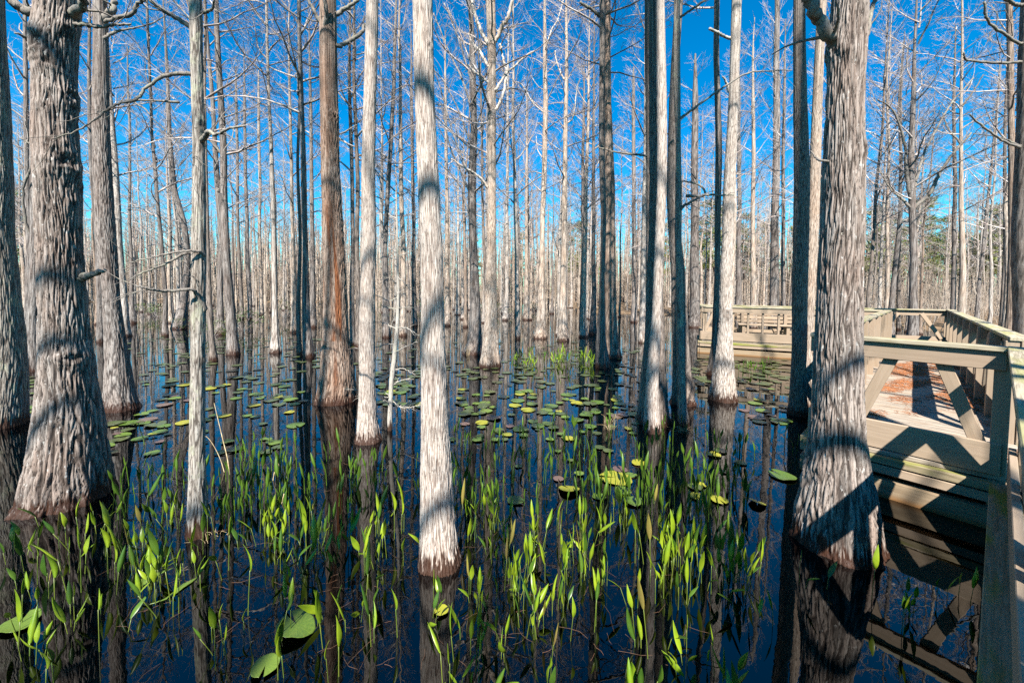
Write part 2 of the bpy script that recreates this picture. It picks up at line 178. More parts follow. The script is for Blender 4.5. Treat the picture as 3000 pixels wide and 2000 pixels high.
LIMBS = [
  ('T2','limb',[(-3.748, 3.246, 3.851), (-3.808, 3.196, 3.937), (-3.866, 3.146, 3.975), (-3.906, 3.096, 4.021)],0.0567,0.034),
  ('T2','limb',[(-3.511, 3.246, 3.915), (-3.389, 3.221, 3.889), (-3.254, 3.196, 3.871), (-3.134, 3.171, 3.869), (-3.015, 3.146, 3.856)],0.0227,0.0085),
  ('T2','limb',[(-3.563, 3.246, 4.0), (-3.39, 3.146, 3.99), (-3.248, 3.046, 4.029)],0.0482,0.0312),
  ('T2','branch_stub',[(-3.751, 3.246, 3.784), (-3.796, 3.179, 3.737), (-3.794, 3.113, 3.726), (-3.782, 3.046, 3.715)],0.0369,0.0071),
  ('T2','branch_stub',[(-3.567, 3.246, 1.877), (-3.449, 3.221, 1.903), (-3.326, 3.196, 1.934)],0.051,0.0142),
  ('T7','branch',[(-2.21, 2.787, 3.246), (-2.228, 2.757, 3.267), (-2.344, 2.727, 3.252), (-2.434, 2.697, 3.185), (-2.477, 2.667, 3.113), (-2.508, 2.637, 3.032), (-2.58, 2.607, 3.001), (-2.64, 2.577, 2.937), (-2.722, 2.547, 2.843), (-2.8, 2.517, 2.77), (-2.896, 2.487, 2.72)],0.017,0.0037),
  ('T7','branch',[(-2.65, 2.787, 3.102), (-2.546, 2.749, 3.027), (-2.455, 2.712, 2.943), (-2.331, 2.675, 2.849), (-2.232, 2.637, 2.757)],0.0085,0.0024),
  ('T7','limb',[(-2.241, 2.787, 3.594), (-2.294, 2.762, 3.629), (-2.365, 2.737, 3.666), (-2.412, 2.712, 3.693), (-2.456, 2.687, 3.737)],0.0219,0.0146),
  ('T7','branch',[(-2.205, 2.787, 2.824), (-2.128, 2.737, 2.836), (-2.06, 2.687, 2.856), (-1.981, 2.637, 2.815), (-1.859, 2.587, 2.834), (-1.722, 2.537, 2.83)],0.0219,0.0073),
  ('T7','branch',[(-2.137, 2.787, 2.865), (-2.117, 2.887, 3.046), (-2.086, 2.987, 3.19)],0.0073,0.0024),
  ('T7','branch',[(-2.189, 2.787, 2.02), (-2.187, 2.745, 2.05), (-2.212, 2.704, 2.053), (-2.271, 2.662, 2.041), (-2.35, 2.62, 2.013), (-2.403, 2.579, 1.989), (-2.497, 2.537, 1.954)],0.0158,0.0037),
  ('T7','branch',[(-2.276, 2.787, 2.053), (-2.312, 2.737, 2.024), (-2.34, 2.687, 1.98), (-2.367, 2.637, 1.942), (-2.401, 2.587, 1.911), (-2.433, 2.537, 1.877), (-2.434, 2.487, 1.841)],0.0146,0.0037),
  ('T7','branch',[(-2.192, 2.787, 1.649), (-2.21, 2.737, 1.754), (-2.216, 2.687, 1.79), (-2.302, 2.637, 1.779), (-2.331, 2.587, 1.777), (-2.347, 2.537, 1.79), (-2.392, 2.487, 1.806)],0.0183,0.0073),
  ('T7','branch',[(-2.258, 2.787, 1.77), (-2.205, 2.754, 1.831), (-2.218, 2.72, 1.877), (-2.214, 2.687, 1.871)],0.0073,0.0024),
  ('T7','branch',[(-2.196, 2.787, 3.693), (-2.111, 2.754, 3.687), (-2.045, 2.72, 3.687), (-2.006, 2.687, 3.719)],0.017,0.0073),
  ('T3','limb',[(-5.824, 5.713, 5.559), (-5.618, 5.688, 5.606), (-5.375, 5.663, 5.647), (-5.3, 5.638, 5.747), (-5.156, 5.613, 5.8)],0.0349,0.0249),
  ('T3','branch',[(-5.831, 5.713, 5.346), (-5.764, 5.78, 5.461), (-5.63, 5.846, 5.553), (-5.416, 5.913, 5.648)],0.0324,0.01),
  ('T3','limb',[(-5.837, 5.713, 5.606), (-5.787, 5.763, 5.759), (-5.783, 5.813, 5.938)],0.0599,0.0449),
  ('T5','branch',[(-10.075, 8.233, 2.856), (-10.111, 8.173, 3.129), (-10.061, 8.113, 3.745), (-9.798, 8.053, 4.282), (-9.691, 7.993, 4.603), (-9.851, 7.933, 4.748)],0.036,0.018),
  ('T9','limb',[(-11.353, 15.226, 5.526), (-11.179, 15.176, 5.774), (-10.997, 15.126, 6.535), (-11.21, 15.076, 7.029), (-11.68, 15.026, 7.516)],0.0931,0.0399),
  ('T12','limb',[(-2.915, 6.257, 5.562), (-2.908, 6.157, 5.757), (-2.843, 6.057, 5.943), (-2.819, 5.957, 6.169)],0.0437,0.0328),
  ('T12','limb',[(-3.008, 6.257, 5.924), (-3.098, 6.207, 6.069), (-3.175, 6.157, 6.237)],0.0383,0.0328),
  ('T12','limb',[(-2.778, 6.257, 6.056), (-2.645, 6.257, 6.16), (-2.432, 6.257, 6.291)],0.0437,0.0328),
  ('T12','limb',[(-2.729, 6.257, 5.59), (-2.569, 6.324, 5.737), (-2.432, 6.39, 5.886), (-2.413, 6.457, 6.063)],0.0437,0.0301),
  ('T12','branch',[(-2.723, 6.257, 4.243), (-2.571, 6.307, 4.355), (-2.509, 6.357, 4.43)],0.0191,0.0082),
  ('T17','limb',[(-0.625, 9.263, 7.521), (-0.773, 9.313, 7.782), (-0.89, 9.363, 8.084), (-0.984, 9.413, 8.427), (-1.047, 9.463, 8.734)],0.0526,0.0364),
  ('T17','limb',[(-0.436, 9.263, 7.577), (-0.295, 9.196, 7.826), (-0.155, 9.13, 8.009), (-0.065, 9.063, 8.338)],0.0647,0.0445),
  ('T17','limb',[(-0.399, 9.263, 6.031), (-0.246, 9.338, 6.442), (-0.196, 9.413, 6.913), (-0.282, 9.488, 7.348), (-0.344, 9.563, 7.669)],0.0485,0.0243),
  ('T17','limb',[(-0.605, 9.263, 6.982), (-0.819, 9.43, 7.426), (-0.998, 9.596, 7.684), (-1.1, 9.763, 8.028)],0.0485,0.0243),
  ('T17','limb',[(-0.618, 9.263, 6.634), (-0.9, 9.463, 6.933), (-1.126, 9.663, 7.241)],0.0445,0.0202),
  ('T17','branch',[(-0.584, 9.263, 4.192), (-0.737, 9.163, 4.376), (-0.926, 9.063, 4.5), (-1.187, 8.963, 4.62), (-1.388, 8.863, 4.737)],0.0485,0.0162),
  ('T17','limb',[(-0.403, 9.263, 6.481), (-0.211, 9.396, 6.865), (0.269, 9.53, 7.378), (0.477, 9.663, 7.578)],0.0445,0.0202),
  ('T25a','limb',[(1.963, 9.253, 8.129), (1.761, 9.153, 8.195), (1.47, 9.053, 8.286)],0.0566,0.0364),
  ('T26a','branch',[(1.775, 5.37, 3.647), (1.589, 5.337, 3.651), (1.35, 5.303, 3.669), (1.123, 5.27, 3.713)],0.0211,0.0117),
  ('T27b','limb',[(2.14, 5.146, 5.33), (2.255, 5.096, 5.394), (2.392, 5.046, 5.464)],0.0225,0.0157),
  ('T27b','branch',[(2.157, 5.146, 4.057), (2.29, 5.096, 4.143), (2.5, 5.046, 4.292), (2.664, 4.996, 4.395), (2.886, 4.946, 4.516), (3.148, 4.896, 4.52), (3.363, 4.846, 4.503)],0.0225,0.0067),
  ('T27b','branch',[(2.172, 5.146, 2.854), (2.21, 5.086, 2.93), (2.249, 5.026, 2.939), (2.399, 4.966, 3.025), (2.531, 4.906, 3.011), (2.71, 4.846, 2.999)],0.027,0.0112),
  ('T27b','branch',[(2.495, 5.146, 3.069), (2.468, 5.179, 3.183), (2.393, 5.213, 3.235), (2.248, 5.246, 3.279)],0.0202,0.0112),
  ('T28b','branch_stub',[(3.476, 6.544, 5.95), (3.326, 6.494, 5.982), (3.112, 6.444, 6.028)],0.0343,0.0257),
  ('T28b','branch_stub',[(3.52, 6.544, 5.1), (3.451, 6.494, 5.2), (3.365, 6.444, 5.281)],0.0314,0.0171),
  ('T33','limb',[(2.214, 2.754, 3.501), (2.117, 2.729, 3.564), (2.036, 2.704, 3.648), (1.968, 2.679, 3.719), (1.912, 2.654, 3.799)],0.0505,0.0361),
  ('T33','limb',[(2.406, 2.754, 3.56), (2.461, 2.787, 3.697), (2.505, 2.821, 3.813), (2.564, 2.854, 3.931)],0.0192,0.0144),
  ('T34','limb',[(10.057, 8.0, 6.824), (9.718, 7.925, 6.926), (9.314, 7.85, 7.069), (9.102, 7.775, 7.21), (8.973, 7.7, 7.411)],0.0349,0.0245),
  ('T34','limb',[(10.059, 8.0, 6.459), (9.614, 7.925, 6.398), (9.053, 7.85, 6.383), (8.766, 7.775, 6.37), (8.622, 7.7, 6.453)],0.0349,0.0175),
  ('T34','branch',[(10.161, 8.0, 4.801), (9.843, 7.925, 4.851), (9.472, 7.85, 4.972), (9.032, 7.775, 5.201), (8.806, 7.7, 5.296)],0.0384,0.014),
  ('T34','branch',[(10.159, 8.0, 4.835), (9.854, 8.05, 5.007), (9.355, 8.1, 5.09)],0.0245,0.0105),
  ('T34','limb',[(9.977, 8.0, 7.57), (9.645, 7.9, 7.593), (9.32, 7.8, 7.614)],0.0419,0.0314),
  ('T37','limb',[(14.791, 14.5, 5.043), (15.021, 14.4, 5.332), (15.127, 14.3, 5.554), (15.261, 14.2, 6.075), (15.431, 14.1, 6.527), (15.6, 14.0, 6.912), (15.993, 13.9, 7.468)],0.095,0.038),
  ('T37','limb',[(14.565, 14.5, 5.041), (14.347, 14.6, 5.372), (14.049, 14.7, 5.707), (13.801, 14.8, 6.235), (13.754, 14.9, 6.517)],0.0697,0.0253),
  ('T37','limb',[(14.851, 14.5, 4.359), (14.871, 14.35, 4.827), (15.127, 14.2, 5.14)],0.0507,0.019),
  ('T37','limb',[(14.675, 14.5, 5.6), (15.033, 14.6, 6.748), (15.469, 14.7, 7.656), (16.268, 14.8, 8.949), (17.093, 14.9, 9.877)],0.0697,0.0253),
  ('T37','limb',[(14.512, 14.5, 5.598), (14.238, 14.4, 6.552), (14.078, 14.3, 7.246), (13.561, 14.2, 8.281), (12.839, 14.1, 8.703)],0.0823,0.0253),
  ('T33','branch_stub',[(2.134, 2.754, 2.726), (2.171, 2.854, 2.784), (2.212, 2.954, 2.868)],0.0108,0.006),
  ('T16','limb',[(-1.231, 11.054, 4.574), (-1.545, 10.954, 5.293), (-1.767, 10.854, 5.811), (-1.984, 10.754, 6.859)],0.0434,0.0145),
  ('T16','limb',[(-1.195, 11.054, 4.952), (-1.672, 11.154, 6.112), (-2.078, 11.254, 7.472), (-2.369, 11.354, 8.278)],0.0434,0.0145),
  ('T16','limb',[(-1.181, 11.054, 5.797), (-1.509, 10.987, 6.697), (-1.923, 10.921, 7.487), (-2.237, 10.854, 7.812)],0.0386,0.0145),
  ('T16','limb',[(-1.138, 11.054, 6.544), (-1.388, 11.121, 7.504), (-1.878, 11.187, 8.559), (-2.274, 11.254, 9.527)],0.0434,0.0193),
  ('T16','limb',[(-1.143, 11.054, 7.472), (-1.375, 10.987, 8.169), (-1.649, 10.921, 8.943), (-1.918, 10.854, 9.523)],0.0386,0.0193),
  ('T16','limb',[(-1.084, 11.054, 5.423), (-0.908, 11.204, 5.949), (-0.849, 11.354, 6.867)],0.0338,0.0145),
  ('T16','limb',[(-1.089, 11.054, 6.265), (-0.872, 10.904, 6.758), (-0.717, 10.754, 7.322)],0.0338,0.0145),
  ('T16','branch',[(-1.247, 11.054, 4.006), (-1.425, 11.154, 4.597), (-1.683, 11.254, 5.004), (-2.189, 11.354, 5.511)],0.0338,0.0145),
  ('T21','limb',[(1.177, 14.889, 10.831), (1.368, 14.989, 11.515), (1.627, 15.089, 12.019), (1.821, 15.189, 12.777)],0.0455,0.026),
  ('T21','limb',[(1.107, 14.889, 8.467), (0.69, 14.789, 8.791), (0.301, 14.689, 9.355), (0.048, 14.589, 9.423)],0.039,0.0195),
  ('T21','branch',[(1.156, 14.889, 6.706), (0.917, 15.039, 7.135), (0.854, 15.189, 7.702)],0.0325,0.013),
  ('T38','limb',[(17.443, 15.5, 9.161), (17.638, 15.35, 9.608), (17.819, 15.2, 10.17)],0.0474,0.0203),
  ('T38','limb',[(17.443, 15.5, 7.724), (17.126, 15.65, 8.305), (16.983, 15.8, 9.03)],0.0474,0.0203),
  ('T22','branch',[(1.746, 14.221, 9.367), (1.505, 14.321, 10.014), (1.449, 14.421, 10.431)],0.0435,0.0248),
  ('T22','branch',[(1.916, 14.221, 7.817), (2.112, 14.088, 8.0), (2.196, 13.954, 8.879), (2.287, 13.821, 9.159)],0.0373,0.0186),
]
KNOTS = [
  ('T2',(-3.696, 3.125, 3.704),0.0964),
  ('T2',(-3.639, 3.144, 3.551),0.0567),
  ('T2',(-3.576, 3.206, 3.84),0.0454),
  ('T2',(-3.509, 3.246, 3.339),0.0737),
  ('T2',(-3.526, 3.246, 3.238),0.051),
  ('T2',(-3.655, 3.137, 3.198),0.0397),
  ('T2',(-3.581, 3.202, 2.801),0.0964),
  ('T2',(-3.575, 3.241, 2.471),0.0397),
  ('T2',(-3.58, 3.169, 1.219),0.0794),
  ('T2',(-3.582, 3.218, 1.988),0.034),
  ('T2',(-3.633, 3.142, 2.93),0.0255),
  ('T33',(2.176, 2.754, 3.512),0.0722),
  ('T33',(2.237, 2.664, 2.208),0.0409),
  ('T33',(2.364, 2.667, 2.768),0.0385),
  ('T7',(-2.21, 2.763, 1.285),0.0292),
  ('T7',(-2.177, 2.773, 2.936),0.0341),
  ('T12',(-2.776, 6.188, 4.461),0.0656),
  ('T28b',(3.558, 6.451, 1.463),0.0686),
  ('T15',(-0.533, 2.482, 3.323),0.022),
  ('T13',(-1.637, 4.541, 4.437),0.0281),
  ('T2',(-3.607, 3.086, 0.733),0.034),
]
